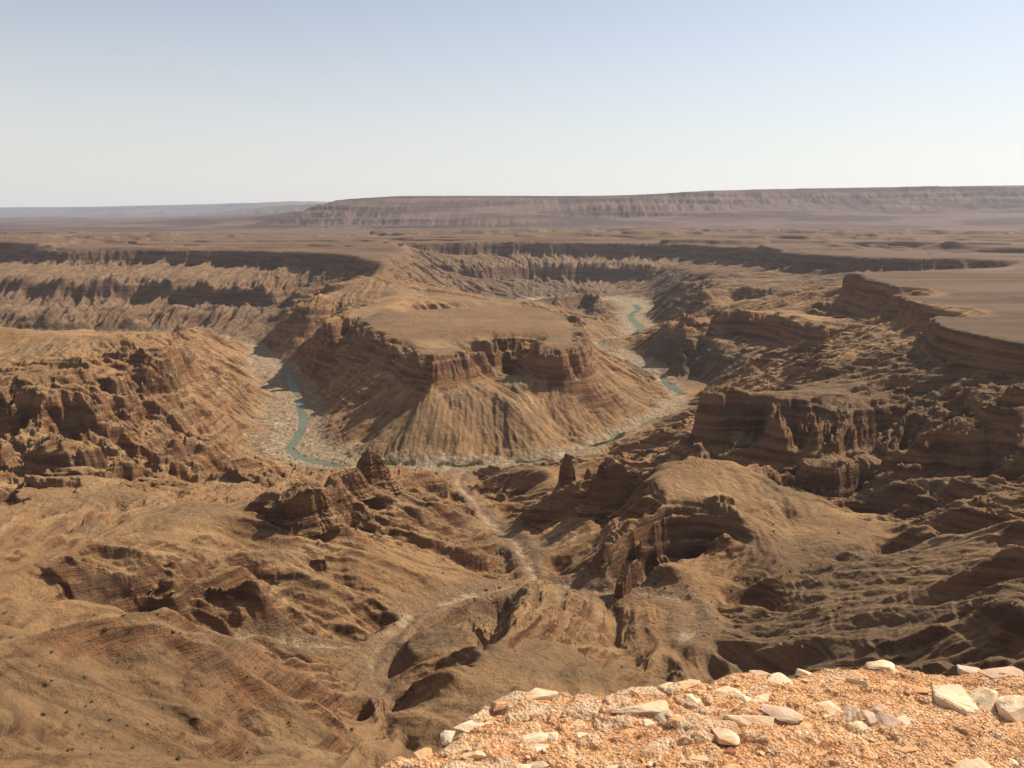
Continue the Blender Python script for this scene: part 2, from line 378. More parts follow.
OCT = [(260, 15), (120, 13), (58, 9.), (27, 5.2), (13, 2.7), (6.5, 1.3), (3.2, .6)]
def terrain(x, y, full=False):
    """height of the land (and masks) at world x, y"""
    x = np.asarray(x, float); y = np.asarray(y, float)
    r = np.hypot(x, y)
    wa = np.clip((r - 350) * .012, 1.5, 30) * (1 - .5 * sstep(9000, 10000, r)) * (1 + 2.5 * sstep(7000, 9000, r))
    sc = np.where(r > 8000, 4., 1.)
    ux = fbm(x / 150 / sc, y / 150 / sc, 5, .55, seed=41); uy = fbm(x / 150 / sc, y / 150 / sc, 5, .55, seed=42)
    k = 60 * sstep(2700, 3400, r) * (1 - sstep(8000, 9000, r)); x0, y0 = x, y
    x = x + k * fbm(x0 / 520, y0 / 520, 2, seed=44); y = y + k * fbm(x0 / 520, y0 / 520, 2, seed=45)
    wa = wa * .8
    m = samp(MAC, x + wa * ux, y + wa * uy)
    e = np.maximum(6., r * .006)
    gx = (samp(MACS, x + e, y) - samp(MACS, x - e, y)) / (2 * e)
    gy = (samp(MACS, x, y + e) - samp(MACS, x, y - e)) / (2 * e)
    g = np.hypot(gx, gy) + 1e-5
    gl = np.hypot(samp(MAC, x + e, y) - samp(MAC, x - e, y), samp(MAC, x, y + e) - samp(MAC, x, y - e)) / (2 * e)
    S = np.where(r > 8800, 3.4, 1.)
    farw = sstep(2900, 3300, r) * (1 - sstep(7000, 8000, r)) * (1 - sstep(225, 262, m))
    near = 1 - sstep(550, 1150, r); lown = 1 - sstep(1250, 1600, r)
    mesaz = 1 - sstep(.7, 1., np.hypot((x - 0) / 480, (y - 1980) / 560))
    amt = np.maximum(sstep(.04, .36, g), farw * .55)
    wash = np.minimum(seg_dist(x, y, WASH1), seg_dist(x, y, WASH2))
    wash = np.minimum(wash, seg_dist(x, y, WASH3) * 1.6)
    riv = np.full(x.shape, 1e9)
    for ln, k in RIVER_W: riv = np.minimum(riv, seg_dist(x, y, ln) * k)
    pool = np.full(x.shape, 1e9)
    for ln, k in zip(POOLS, POOL_K): pool = np.minimum(pool, seg_dist(x, y, ln) * k)
    wn = fbm(x / 60, y / 60, 4, seed=3)
    fw = sstep(8, 34, wash + 16 * wn); fr = sstep(16, 52, riv + 20 * wn)
    plat = sstep(283, 289, m) * sstep(1100, 1300, r) * (1 - sstep(8500, 9500, r))
    rel = amt * fw * (.12 + .88 * fr) * (1 - .85 * plat)
    smooth = np.ones_like(x)
    for (cx, cy, rad, k) in SMOOTH:
        smooth = np.minimum(smooth, 1 - k * (1 - sstep(.55 * rad, rad, np.hypot(x - cx, y - cy))))
    rel = rel * (1 - .6 * sstep(.8, 1.7, gl))
    rel = rel * smooth * (1 - .8 * sstep(250, 284, m) * (r > 1100) * (r < 8800)) * (1 - .7 * sstep(.3, .9, samp(MACT, x, y)))
    # domain-warped, slope-following gullies
    wx = x + 22 * fbm(x / 170, y / 170, 3, seed=1); wy = y + 22 * fbm(x / 170, y / 170, 3, seed=2)
    dx, dy = gy / g, -gx / g
    dxx, dyy = dx.copy(), dy.copy()
    h = np.zeros_like(x); rill = np.zeros_like(x)
    for k, (c, a) in enumerate(OCT):
        k1 = sstep(.5, 1.6, c * S / (r * .0013 * 2.2))
        if not np.any(k1 > 0): break
        s = .75 + .25 * k
        v, q = gully(wx / (c * S) + 31 * k, wy / (c * S) + 17 * k, (dxx * 1.0).astype(np.float32), (dyy * 1.0).astype(np.float32))
        v = v * (.8 + .5 * fbm(x / (c * 3), y / (c * 3), 2, seed=20 + k))
        h = h + a * np.where(S > 1, 1.3, 1.) * k1 * (v - .25) * (1 + .25 * farw * (k < 4)) * (1 - .5 * near * (k > 3)) * (1 + .55 * lown * (k < 3)) * (1 - mesaz * (.15 if k < 2 else .5))
        if k in (3, 4): rill = rill + k1 * v * .5
        dxx = dx - .55 * q * gx / g * .6; dyy = dy - .55 * q * gy / g * .6
        n = np.hypot(dxx, dyy) + 1e-6; dxx /= n; dyy /= n
    z = m + h * rel
    big = fbm(x / 420, y / 420, 5, seed=5) * 9 * fw * fr * (1 - .8 * plat) * sstep(200, 500, r) * (.4 + .6 * smooth)
    z = z + big * (.3 + .7 * amt)
    # strata
    w = strata_w(x, y)
    warp = 7 * fbm(x / 260, y / 260, 3, seed=8)
    cl = sstep(-.55, .1, fbm(x / 330, y / 330, 2, seed=9))
    zt = T_fwd(z + warp * (1 - plat), w) - warp * (1 - plat)
    z = z + (zt - z) * (.45 + .55 * cl)
    # minor ledges
    lm = np.maximum(sstep(-.25, .35, fbm(x / 120, y / 120, 3, seed=11)), .85 * sstep(1100, 1500, r) * sstep(60, 110, z)) * (1 - .9 * plat) * fr * (.25 + .75 * fw) * (.35 + .65 * smooth) * sstep(.06, .3, g)
    for (cx, cy, rad, k) in LEDGY:
        lm = np.maximum(lm, k * (1 - sstep(.6 * rad, rad, np.hypot(x - cx, y - cy))) * sstep(-.75, -.1, fbm(x / 70, y / 70, 3, seed=12)))
    for (cx, cy, rad, k) in BLOCKY:
        q = k * (1 - sstep(.5 * rad, rad, np.hypot(x - cx, y - cy))) * fr * fw * (1 - plat)
        if np.any(q > 0):
            b1 = fbm(ux * .35 + x / 170, uy * .35 + y / 80, 4, .5, seed=61); b2 = fbm(x / 75, y / 36, 4, .5, seed=62); b3 = fbm(x / 26, y / 14, 3, .55, seed=63)
            z = z + q * (15 * sstep(-.06, .05, b1) - 7.5 + 6.5 * sstep(-.04, .06, b2) - 3 + 2.2 * sstep(-.05, .1, b3) * (r < 2000))
    wz = z + (2.5 + 5 * near) * fbm(x / 90, y / 90, 3, seed=14) + 14 * fbm(x / 900, y / 900, 2, seed=15)
    lm = lm * (1 - .72 * near) * (1 - .8 * mesaz * (1 - sstep(108, 122, z)))
    for per, am, sd in ((95., 1.4, 0), (31., .95, 0), (11., .85, 1), (4.7, .8, 2)):
        k1 = sstep(.6, 1.6, per / (r * .0013 * 1.2))
        z = z + lm * k1 * am * per / 6.2832 * saw(wz * 6.2832 / per + sd) * ((1 if sd else sstep(-.3, .3, fbm(x / 200, y / 200, 2, seed=33))) if per < 90 else (r > 8800))
    # buttresses on scarps, roughness
    rough = fbm(x / 26, y / 26, 4, seed=16) * 2.6 + np.abs(fbm(x / 9, y / 9, 3, seed=17)) * 1.4
    z = z + rough * rel * (.45 + .55 * lm)
    z = z + fbm(x / 6, y / 6, 3, seed=18) * .8 * (1 - sstep(900, 1500, r)) * (1 - .7 * plat) * sstep(60, 200, r)
    # low stepped scarps and shallow drainage on the plateau beyond the rim
    q = sstep(4300, 5600, r) * (1 - sstep(9000, 10200, r)) * sstep(288, 297, m)
    if np.any(q > 0):
        f1 = fbm(x / 1500, y / 2100, 5, .55, seed=71); f2 = fbm(x / 800, y / 700, 4, .55, seed=72)
        z = z + q * (26 * sstep(-.03, .02, f1) + 14 * sstep(.06, .10, f2) - 13 - 34 * (1 - sstep(0., .05, np.abs(fbm(x / 1700, y / 1100, 4, .5, seed=73)))))
    # wash and river beds
    z = z + (1 - fw) * (fbm(x / 14, y / 14, 4, seed=19) * 1.3 - .6 - 1.8 * np.exp(-(wash / 7) ** 2))
    bed = 1 - sstep(5, 12, pool + 6 * wn)
    core = (1 - sstep(1.5, 8, wash + 9 * fbm(x / 25, y / 25, 3, seed=92) + 1)) * sstep(-.7, -.1, fbm(x / 45, y / 45, 3, seed=93))
    z = np.maximum(z, 1.5 + 6 * (1 - np.exp(-np.maximum(riv - 30, 0) / 60)))
    z = z + (1 - fr) * (np.abs(fbm(x / 22, y / 22, 5, .6, seed=21)) * 7.5 - 1.5) * (1 - bed) - 3.5 * bed
    if not full: return z
    return z, dict(wash=1 - fw, bank=(1 - fr) * (1 - sstep(7, 19, z + 6 * wn)), plat=plat, grad=g, lm=lm, bed=bed, core=core, rill=rill * amt * fw, flat=1 - sstep(.06, .22, gl))
# ---------------------------------------------------------------- the land as one dense sheet, finer where it is nearer
def axis_theta():
    a = np.arange(-33.6, 33.6, .066 / Q)
    o = np.linspace(33.7, 49, int(90 * Q))
    return np.radians(np.concatenate([-o[::-1], a, o]))
def axis_r():
    r = [5.5]
    while r[-1] < 61000:
        x = r[-1]
        k = .03 if x < 200 else .0034 if x < 330 else .0017 if x < 3000 else .0021 if x < 6500 else .006 if x < 17000 else .03
        r.append(x * (1 + k / Q))
    return np.array(r)
th = axis_theta(); rr = axis_r()
NR, NT = len(rr), len(th)
X = rr[:, None] * np.sin(th)[None, :]; Y = rr[:, None] * np.cos(th)[None, :]
def chunk(i):
    a, b = i
    return terrain(X[a:b], Y[a:b], True)
cuts = list(range(0, NR, 48)) + [NR]
with ThreadPoolExecutor(4) as ex: res = list(ex.map(chunk, zip(cuts[:-1], cuts[1:])))
Z = np.concatenate([a for a, _ in res]); MK = {k: np.concatenate([m[k] for _, m in res]) for k in res[0][1]}
print('terrain', NR, NT, round(time.time() - T0, 1))

def grid_mesh(name, X, Y, Z, fmask, attrs, mat):
    """one object from the faces of the sheet chosen by fmask"""
    nr, nt = X.shape
    idx = np.arange(nr * nt).reshape(nr, nt)
    q = np.stack([idx[:-1, :-1], idx[:-1, 1:], idx[1:, 1:], idx[1:, :-1]], -1)[fmask]
    used, inv = np.unique(q, return_inverse=True)
    q = inv.reshape(-1, 4)[:, ::-1]
    me = bpy.data.meshes.new(name)
    me.vertices.add(len(used)); me.loops.add(q.size); me.polygons.add(len(q))
    co = np.stack([X.ravel()[used], Y.ravel()[used], Z.ravel()[used]], -1).astype(np.float32)
    me.vertices.foreach_set('co', co.ravel())
    me.loops.foreach_set('vertex_index', q.ravel().astype(np.int32))
    me.polygons.foreach_set('loop_start', np.arange(0, q.size, 4, dtype=np.int32))
    me.polygons.foreach_set('use_smooth', np.ones(len(q), bool))
    me.update(calc_edges=True)
    for k, v in attrs.items():
        at = me.attributes.new(k, 'FLOAT', 'POINT'); at.data.foreach_set('value', v.ravel()[used].astype(np.float32))
    me.materials.append(mat)
    o = bpy.data.objects.new(name, me); col.objects.link(o)
    return o
def dark_mask(X, Y, Z, MK):
    """old dark gneiss low in the gorge, above the gravel banks"""
    r = np.hypot(X, Y)
    n = fbm(X / 130, Y / 130, 4, seed=51)
    d = (1 - sstep(70, 125, Z + 35 * n)) * sstep(1900, 2500, r + 300 * n) * (1 - MK['bank'])
    k = np.zeros_like(d)
    for (cx, cy, rad, a) in DARK: k = np.maximum(k, a * (1 - sstep(.6, 1., np.hypot(X - cx, Y - cy) / rad + .2 * n)))
    return d * k
# ---------------------------------------------------------------- materials
class NT_:
    def __init__(s, name):
        s.m = bpy.data.materials.new(name); s.m.use_nodes = True; s.t = s.m.node_tree
        s.b = s.t.nodes['Principled BSDF']; s.o = s.t.nodes['Material Output']
        s.b.inputs['Roughness'].default_value = .95
        s.b.inputs['Specular IOR Level'].default_value = .12
    def n(s, kind, **kw):
        x = s.t.nodes.new(kind)
        for k, v in kw.items():
            if k.startswith('_'): setattr(x, k[1:], v)
            else:
                k2 = int(k[1:]) if k[0] == 'i' and k[1:].isdigit() else k.replace('_', ' ')
                s.put(x.inputs[k2], v)
        return x
    def put(s, sock, v):
        if hasattr(v, 'is_linked') or hasattr(v, 'links'): s.t.links.new(v, sock)
        elif isinstance(v, (tuple, list)) and len(v) == 3 and sock.type == 'RGBA': sock.default_value = (*v, 1)
        else: sock.default_value = v
    def math(s, op, a, b=0., c=0.):
        return s.n('ShaderNodeMath', _operation=op, i0=a, i1=b, i2=c).outputs[0]
    def ramp(s, v, a, b, lo=0., hi=1.):
        return s.n('ShaderNodeMapRange', _interpolation_type='SMOOTHSTEP', Value=v, i1=a, i2=b, i3=lo, i4=hi).outputs[0]
    def mix(s, f, a, b, blend='MIX'):
        x = s.n('ShaderNodeMix', _data_type='RGBA', _blend_type=blend)
        s.put(x.inputs[0], f); s.put(x.inputs[6], a); s.put(x.inputs[7], b)
        return x.outputs[2]
    def noise(s, vec, scale, detail=5., rough=.55, dist=0.):
        return s.n('ShaderNodeTexNoise', Vector=vec, Scale=scale, Detail=detail, Roughness=rough, Distortion=dist).outputs[0]
    def attr(s, name):
        return s.n('ShaderNodeAttribute', _attribute_name=name).outputs['Fac']
    def pos(s, sx=1, sy=1, sz=1):
        g = s.n('ShaderNodeNewGeometry').outputs['Position']
        return s.n('ShaderNodeVectorMath', _operation='MULTIPLY', i0=g, i1=(sx, sy, sz)).outputs[0]

def land_material():
    M = NT_('canyon_rock_and_scree')
    geo = M.n('ShaderNodeNewGeometry')
    p = M.pos(); ps = None                 # stretched: beds of rock
    nz = M.n('ShaderNodeSeparateXYZ', i0=geo.outputs['Normal']).outputs[2]
    zz = M.n('ShaderNodeSeparateXYZ', i0=geo.outputs['Position']).outputs[2]
    n1 = M.noise(p, .0035, 4); n2 = M.noise(p, .016, 6, .6); n3 = M.noise(p, .09, 6, .62); n4 = M.noise(p, .45, 5, .65)
    beds = M.noise(M.pos(.05, .05, 1), .10, 5, .62)
    steep = M.ramp(M.math('ADD', nz, M.math('MULTIPLY', M.math('SUBTRACT', n3, .5), .22)), .77, .60)
    tan = M.mix(M.ramp(n1, .40, .62), (.365, .200, .088), (.320, .182, .086))
    tan = M.mix(M.ramp(n2, .46, .66), tan, (.43, .254, .115))
    tan = M.mix(M.ramp(M.noise(p, .010, 6, .65, .6), .50, .62, 0, .55), tan, (.245, .125, .052))      # red brown soil
    tan = M.mix(M.ramp(M.noise(p, .006, 6, .6), .52, .62, 0, .7), tan, (.215, .142, .075))          # olive grey scree
    tan = M.mix(M.math('MULTIPLY', M.attr('olive'), M.ramp(n2, .25, .5, .45, .95)), tan, M.mix(M.ramp(n3, .4, .6), (.160, .100, .052), (.230, .142, .074)))  # greenish brown scree, with grazing-sun shade put into the colour
    tan = M.mix(M.ramp(n3, .55, .75, 0, .4), tan, (.13, .075, .04))
    rock = M.mix(M.ramp(beds, .40, .60), (.145, .068, .035), (.320, .155, .070))
    rock = M.mix(M.math('MULTIPLY', M.ramp(n2, .45, .62), .5), rock, (.30, .185, .100))
    c = M.mix(steep, tan, rock)
    # bands of bedding crossing the moderate slopes
    mid = M.math('MULTIPLY', M.ramp(nz, .93, .80), M.ramp(M.noise(M.pos(.04, .04, 1), .16, 4, .65), .50, .62, 0, .32))
    c = M.mix(mid, c, (.12, .070, .038))
    far = M.ramp(M.n('ShaderNodeVectorMath', _operation='LENGTH', i0=M.pos(1, 1, 0)).outputs['Value'], 2300, 4200)
    c = M.mix(M.math('MULTIPLY', far, .72), c, M.mix(steep, M.mix(M.ramp(n2, .4, .6), (.130, .080, .050), (.178, .112, .068)), M.mix(M.ramp(beds, .4, .6), (.085, .050, .036), (.150, .088, .058))))
    c = M.mix(M.math('MULTIPLY', M.attr('dark'), .75), c, (.115, .085, .062))       # old dark gneiss of the inner gorge
    c = M.mix(M.attr('plat'), c, M.mix(M.ramp(M.noise(M.pos(.16, 1, 1), .007, 6), .38, .62), (.125, .072, .043), (.200, .117, .067)))
    grit = M.mix(M.ramp(n4, .52, .68), (.225, .130, .070), (.38, .27, .17))
    c = M.mix(M.math('MULTIPLY', M.attr('wash'), M.ramp(M.noise(p, .07, 6, .65), .25, .55, .2, .95)), c, grit)
    c = M.mix(M.math('MULTIPLY', M.attr('core'), M.ramp(M.noise(p, .05, 5, .65), .38, .56)), c, M.mix(M.ramp(n4, .35, .6), (.33, .215, .115), (.47, .34, .20)))
    bank = M.mix(M.ramp(n4, .40, .66), (.27, .180, .100), (.48, .355, .22))
    bank = M.mix(M.ramp(M.noise(p, .13, 6, .7), .50, .60, 0, .75), bank, (.145, .100, .070))
    bank = M.mix(M.ramp(M.noise(p, .035, 5, .65), .54, .64, 0, .6), bank, (.54, .42, .27))
    c = M.mix(M.math('MULTIPLY', M.attr('bank'), M.ramp(M.noise(p, .03, 6, .65), .25, .45)), c, bank)
    band = M.ramp(M.noise(M.pos(.06, .06, 1), .012, 4, .6), .40, .60)
    fe = M.ramp(M.n('ShaderNodeVectorMath', _operation='LENGTH', i0=M.pos(1, 1, 0)).outputs['Value'], 8500, 11000)
    c = M.mix(M.math('MULTIPLY', fe, .9), c, M.mix(band, (.070, .043, .040), (.165, .102, .082)))
    c = M.mix(M.attr('sand'), c, M.mix(M.ramp(n3, .4, .6), (.42, .245, .100), (.50, .300, .135)))
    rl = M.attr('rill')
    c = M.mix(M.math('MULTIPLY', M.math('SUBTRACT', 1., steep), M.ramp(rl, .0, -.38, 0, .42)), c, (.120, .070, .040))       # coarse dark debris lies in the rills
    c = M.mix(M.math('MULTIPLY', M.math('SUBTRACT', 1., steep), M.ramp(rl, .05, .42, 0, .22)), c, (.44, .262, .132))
    # stones and low scrub speckle
    sp = M.ramp(M.noise(p, 1.1, 3, .6), .60, .70)
    c = M.mix(M.math('MULTIPLY', sp, .22), c, (.12, .085, .05))
    v = M.ramp(n4, .25, .75, .90, 1.10)
    c = M.mix(1., c, M.n('ShaderNodeCombineXYZ', i0=v, i1=v, i2=v).outputs[0], 'MULTIPLY')
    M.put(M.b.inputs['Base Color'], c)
    # relief below the size of the mesh: beds on the steep parts, stones on the rest
    lay = M.noise(M.pos(.12, .12, 1.), .42, 5, .65)
    hb = M.math('ADD', M.math('MULTIPLY', lay, M.math('MULTIPLY', steep, 3.2)),
                M.math('ADD', M.math('MULTIPLY', M.noise(p, .06, 9, .72), 6.0), M.math('MULTIPLY', n4, .35)))
    bp = M.n('ShaderNodeBump', Strength=1., Distance=1.7, Height=hb)
    M.put(M.b.inputs['Normal'], bp.outputs[0])
    return M.m
LAND = land_material()
# ---------------------------------------------------------------- the setting
MK['dark'] = dark_mask(X, Y, Z, MK)
MK['olive'] = np.zeros_like(X)  # mask of olive ground and of slope shade painted into the albedo
for (cx, cy, rad, k_) in OLIVE_AND_SHADE:
    MK['olive'] = np.maximum(MK['olive'], k_ * (1 - sstep(.5, 1., np.hypot(X - cx, Y - cy) / rad + .25 * fbm(X / (rad * .4), Y / (rad * .4), 4, seed=95))))  # olive ground together with painted slope shade
MK['plat'] = np.maximum(MK['plat'], .55 * sstep(168, 182, Z) * (np.hypot(X / 520, (Y - 2100) / 620) < 1))
MK['sand'] = np.zeros_like(X)
for (cx, cy, rad, k_) in SAND:
    MK['plat'] = np.maximum(MK['plat'], .55 * sstep(168, 182, Z) * (np.hypot(X / 520, (Y - 2100) / 620) < 1))
MK['sand'] = np.maximum(MK['sand'], k_ * (1 - sstep(.55, 1., np.hypot(X - cx, Y - cy) / rad + .35 * fbm(X / 25, Y / 25, 4, seed=97))))
AT = {k: MK[k] for k in ('sand', 'olive', 'rill', 'wash', 'core', 'bank', 'plat', 'dark')}  # 'olive' also holds the slope shade painted into the albedo
def inside(px, py, poly):
    c = np.zeros(px.shape, bool)
    for (x0, y0), (x1, y1) in zip(poly, poly[1:] + poly[:1]):
        c ^= ((y0 > py) != (y1 > py)) & (px < (x1 - x0) * (py - y0) / (y1 - y0 + 1e-12) + x0)
    return c
XC = X[:-1, :-1]; YC = Y[:-1, :-1]; RC = np.hypot(XC, YC); ZC = Z[:-1, :-1]
f_mesa = inside(XC, YC, [tuple(P(x, y, 150)[:2]) for x, y in [(405,392),(340,350),(348,322),(380,306),(440,304),(520,301),(575,306),(600,335),(600,360),(570,372),(530,386),(505,398),(480,386),(440,392)]]) & (ZC > 128)
f_esc = RC > 8800
f_plat = (MK['plat'][:-1, :-1] > .85) & ~f_esc
groups = [('mesa', f_mesa), ('mountain_escarpment', f_esc & ~f_mesa), ('plateau', f_plat & ~f_mesa)]
rest = ~(f_mesa | f_esc | f_plat)
groups += [('canyon_terrain', rest)]
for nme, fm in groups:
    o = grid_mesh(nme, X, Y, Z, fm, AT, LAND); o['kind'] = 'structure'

def far_range(name, D, depth, prof, seed, amp):
    """a range of hills far beyond the plateau: real relief, front to back"""
    px = [p[0] for p in prof]
    ang = np.arctan((np.linspace(px[0], px[-1], 420) - 512) / F)
    hh = np.interp(np.linspace(px[0], px[-1], 420), px, [max(20, PD(512, p[1], D)[2] - 300) for p in prof])
    t = np.linspace(0, 1, 60)
    rr_ = D - depth * .5 + depth * t
    A, RR = np.meshgrid(ang, rr_)
    Xf = RR * np.tan(A); Yf = RR
    env = np.minimum(1, np.minimum(t * 2.6, (1 - t) * 3.5))[:, None] ** .8
    n = fbm(Xf / amp, Yf / amp, 5, .55, seed=seed)
    g_ = 1 - np.abs(fbm(Xf / amp * 2.2, Yf / amp * .9, 4, seed=seed + 3))
    Zf = 290 + hh[None, :] * np.clip(env * (.88 + .10 * n) + (1 - env) * env * (g_ - .8) * 1.6, -.05, 1.02)
    o = grid_mesh(name, Xf, Yf, Zf, np.ones((59, 419), bool), {}, FARM); o['kind'] = 'structure'
FM = NT_('distant_rock'); fp = FM.pos(1, 1, 6)
FM.put(FM.b.inputs['Base Color'], FM.mix(FM.ramp(FM.noise(fp, .0006, 5), .4, .6), (.085, .065, .058), (.135, .10, .085))); FARM = FM.m
far_range('distant_mountains', 47000, 9000, [(-160,207.5),(0,206.5),(60,206),(120,205),(180,203.5),(230,201.5),(300,199.5),(420,199)], 61, 3800)
far_range('distant_hills', 29000, 5000, [(185,221),(205,214),(235,210.5),(262,206.5),(285,204),(310,203.5),(335,201),(420,199)], 67, 1700)
far_range('distant_ridge', 23500, 2200, [(-160,218),(0,218),(55,216),(95,216.3),(120,218),(142,221.5)], 71, 1300)

# ---- the river: pools lying in the gravel bed
WM = NT_('river_water'); WM.b.inputs['Roughness'].default_value = .35; WM.b.inputs['Specular IOR Level'].default_value = .08
WM.put(WM.b.inputs['Base Color'], WM.mix(WM.ramp(WM.noise(WM.pos(), .012, 4), .35, .65), (.100, .110, .062), (.140, .148, .090)))
WM.put(WM.b.inputs['Normal'], WM.n('ShaderNodeBump', Strength=.25, Distance=.3, Height=WM.noise(WM.pos(), .35, 3)).outputs[0])
GM = NT_('green_river_water'); GM.b.inputs['Roughness'].default_value = .4; GM.b.inputs['Specular IOR Level'].default_value = .05
GM.put(GM.b.inputs['Base Color'], GM.mix(GM.ramp(GM.noise(GM.pos(), .02, 4), .35, .65), (.085, .110, .050), (.125, .145, .070)))
for k, ln in enumerate(POOLS):
    pts = np.array(ln)[:, :2]; v = []; f = []
    seg = []
    for a, b in zip(pts[:-1], pts[1:]):
        n = max(2, int(np.hypot(*(b - a)) / 12)); seg += [a + (b - a) * i / n for i in range(n)]
    seg.append(pts[-1]); seg = np.array(seg)
    tg = np.gradient(seg, axis=0); tg /= np.hypot(tg[:, 0], tg[:, 1])[:, None]
    wd = 17 / POOL_K[k]
    for s_, t_ in zip(seg, tg):
        v += [(s_[0] - t_[1] * wd, s_[1] + t_[0] * wd, .15), (s_[0] + t_[1] * wd, s_[1] - t_[0] * wd, .15)]
    f = [(2 * i, 2 * i + 1, 2 * i + 3, 2 * i + 2) for i in range(len(seg) - 1)]
    me = bpy.data.meshes.new('river'); me.from_pydata(v, [], f); me.materials.append(GM.m if k in (1, 3, 5, 6, 7, 8) else WM.m)
    o = bpy.data.objects.new('river', me); col.objects.link(o); o['kind'] = 'structure'
# ---------------------------------------------------------------- things
from mathutils import noise as mn, Vector
import random
def tag(o, label=None, cat=None, group=None, kind=None):
    for k, v in (('label', label), ('category', cat), ('group', group), ('kind', kind)):
        if v: o[k] = v
    return o
def hit(px, py, tmin=200., tmax=9000.):
    """where the sight line through a pixel meets the land"""
    d = np.array(dirs(px, py)); d = d / math.hypot(d[0], d[1])
    t = tmin * np.exp(np.linspace(0, math.log(tmax / tmin), 2200))
    zt = terrain(d[0] * t, d[1] * t)
    below = (CAMZ + d[2] * t) < zt
    k = int(np.argmax(below))
    if k == 0: k = 1
    t0 = t[k]
    return np.array([d[0] * t0, d[1] * t0, float(zt[k])])
def mesh_obj(name, v, f, mat, smooth=False, attrs=None):
    me = bpy.data.meshes.new(name); me.from_pydata([tuple(p) for p in v], [], f)
    if smooth: me.polygons.foreach_set('use_smooth', [True] * len(me.polygons))
    me.materials.append(mat)
    o = bpy.data.objects.new(name, me); col.objects.link(o); return o

# ---- free-standing rock towers
TW = NT_('red_sandstone'); tp = TW.pos(.4, .4, 1.4); tq = TW.pos()
tc = TW.mix(TW.ramp(TW.noise(tp, .16, 5, .6), .36, .64), (.150, .068, .034), (.330, .155, .068))
tc = TW.mix(TW.math('MULTIPLY', TW.ramp(TW.noise(tq, .09, 5, .6), .55, .7), .6), tc, (.37, .21, .11))
tc = TW.mix(TW.ramp(TW.noise(tq, .5, 5, .65), .58, .72, 0, .5), tc, (.09, .05, .03))
TW.put(TW.b.inputs['Base Color'], tc)
TW.put(TW.b.inputs['Normal'], TW.n('ShaderNodeBump', Strength=.9, Distance=1.5,
    Height=TW.math('ADD', TW.noise(TW.pos(.15, .15, 1), .5, 5, .65), TW.noise(tq, .35, 6, .68))).outputs[0])
def tower(name, base, half_l, half_w, height, rot, seed, prof, taper=.25, lean=0., label='', cat='rock', lumps=0.):
    """a weathered rock tower: fluted sides, bedded, broken top. prof(u) = relative height along the long axis u -1..1"""
    na, nh, nc = 112, 44, 9
    v = []; f = []
    cr, sr = math.cos(R(rot)), math.sin(R(rot))
    def put(a, k, t):
        ex = .72
        cx = math.copysign(abs(math.cos(a)) ** ex, math.cos(a)); cy = math.copysign(abs(math.sin(a)) ** ex, math.sin(a))
        q = Vector((cx * 3 + seed * 7.1, cy * 3 + seed, t * .5))
        fl = 1 + .13 * mn.fractal(q, .8, 2.0, 4) - .10 * abs(mn.noise(Vector((cx * 6 + seed, cy * 6, t * .8)))) + .06 * mn.noise(Vector((seed, cx, t * height * .45)))
        fl += .05 * mn.fractal(Vector((cx * 14, cy * 14, t * height * .3)), .7, 2., 3)
        w = (1 + taper * (1 - t) ** 1.6 * 1.3 + .7 * max(0, .42 - t) ** 1.3 * 2 - taper * .35 * t ** 3) * fl * k
        u = cx * w; s_ = cy * w
        hp = prof(max(-1, min(1, cx * k))) + .07 * mn.fractal(Vector((cx * k * 4 + seed, cy * k * 4, 3)), .8, 2., 3)
        z = -14 + (height * hp + 14) * t
        x = u * half_l + lean * t * height; y = s_ * half_w
        v.append((base[0] + x * cr - y * sr, base[1] + x * sr + y * cr, base[2] + z))
    for j in range(nh):
        for i in range(na): put(2 * math.pi * i / na, 1., j / (nh - 1))
    for c in range(1, nc + 1):
        for i in range(na): put(2 * math.pi * i / na, 1 - c / (nc + .3), 1.)
    n = nh + nc
    for j in range(n - 1):
        for i in range(na):
            a = j * na + i; b = j * na + (i + 1) % na
            f.append((a, b, b + na, a + na))
    f.append(tuple((n - 1) * na + i for i in range(na)))
    o = mesh_obj(name, v, f, LAND)
    tag(o, label, cat)
    return o
def base_at(px, z, py): 
    p = P(px, py, z); g = float(terrain(p[0:1], p[1:2])[0]); return (p[0], p[1], g)
b = base_at(568, 98, 488); tower('rock_pinnacle', b, 13, 10, 48, 20, 1.3, lambda u: 1 - .75 * abs(u + .15) ** 1.2, .3, label='lone red rock spire with a long shadow on the slope, left of the dome hill', cat='pinnacle')
b = base_at(588, 101, 488); tower('rock_pinnacle', b, 6, 6, 21, 0, 2.7, lambda u: 1 - .5 * abs(u) ** 1.5, .4, label='small rock knob in the gap between the lone spire and the red rock wall', cat='pinnacle')
b = base_at(616, 110, 492); tower('rock_wall', b, 38, 15, 62, 14, 3.1, lambda u: .80 + .2 * math.exp(-((u + .15) / .3) ** 2) - .22 * (u < -.62) - .12 * max(0, u), .12, label='broad red rock wall at the left end of the dome hill', cat='rock wall')
b = base_at(304, 150, 524); tower('rock_tower', b, 28, 17, 38, 24, 4.4, lambda u: .86 + .14 * math.sin(u * 3 + 1) - .3 * max(0, -u - .6), .15, label='blocky orange rock tower on the near left ridge, left of the pointed pinnacle', cat='rock tower')
b = base_at(276, 158, 520); tower('rock_tower', b, 13, 9, 15, 24, 5.2, lambda u: .9, .2, label='low rock block against the left foot of the blocky orange tower', cat='rock tower')
b = base_at(371, 112, 488); tower('rock_pinnacle', b, 23, 17, 44, 24, 6.9, lambda u: 1 - .5 * abs(u - .1) ** 1.3, .45, label='pointed orange rock pinnacle standing in front of the river bend', cat='pinnacle')
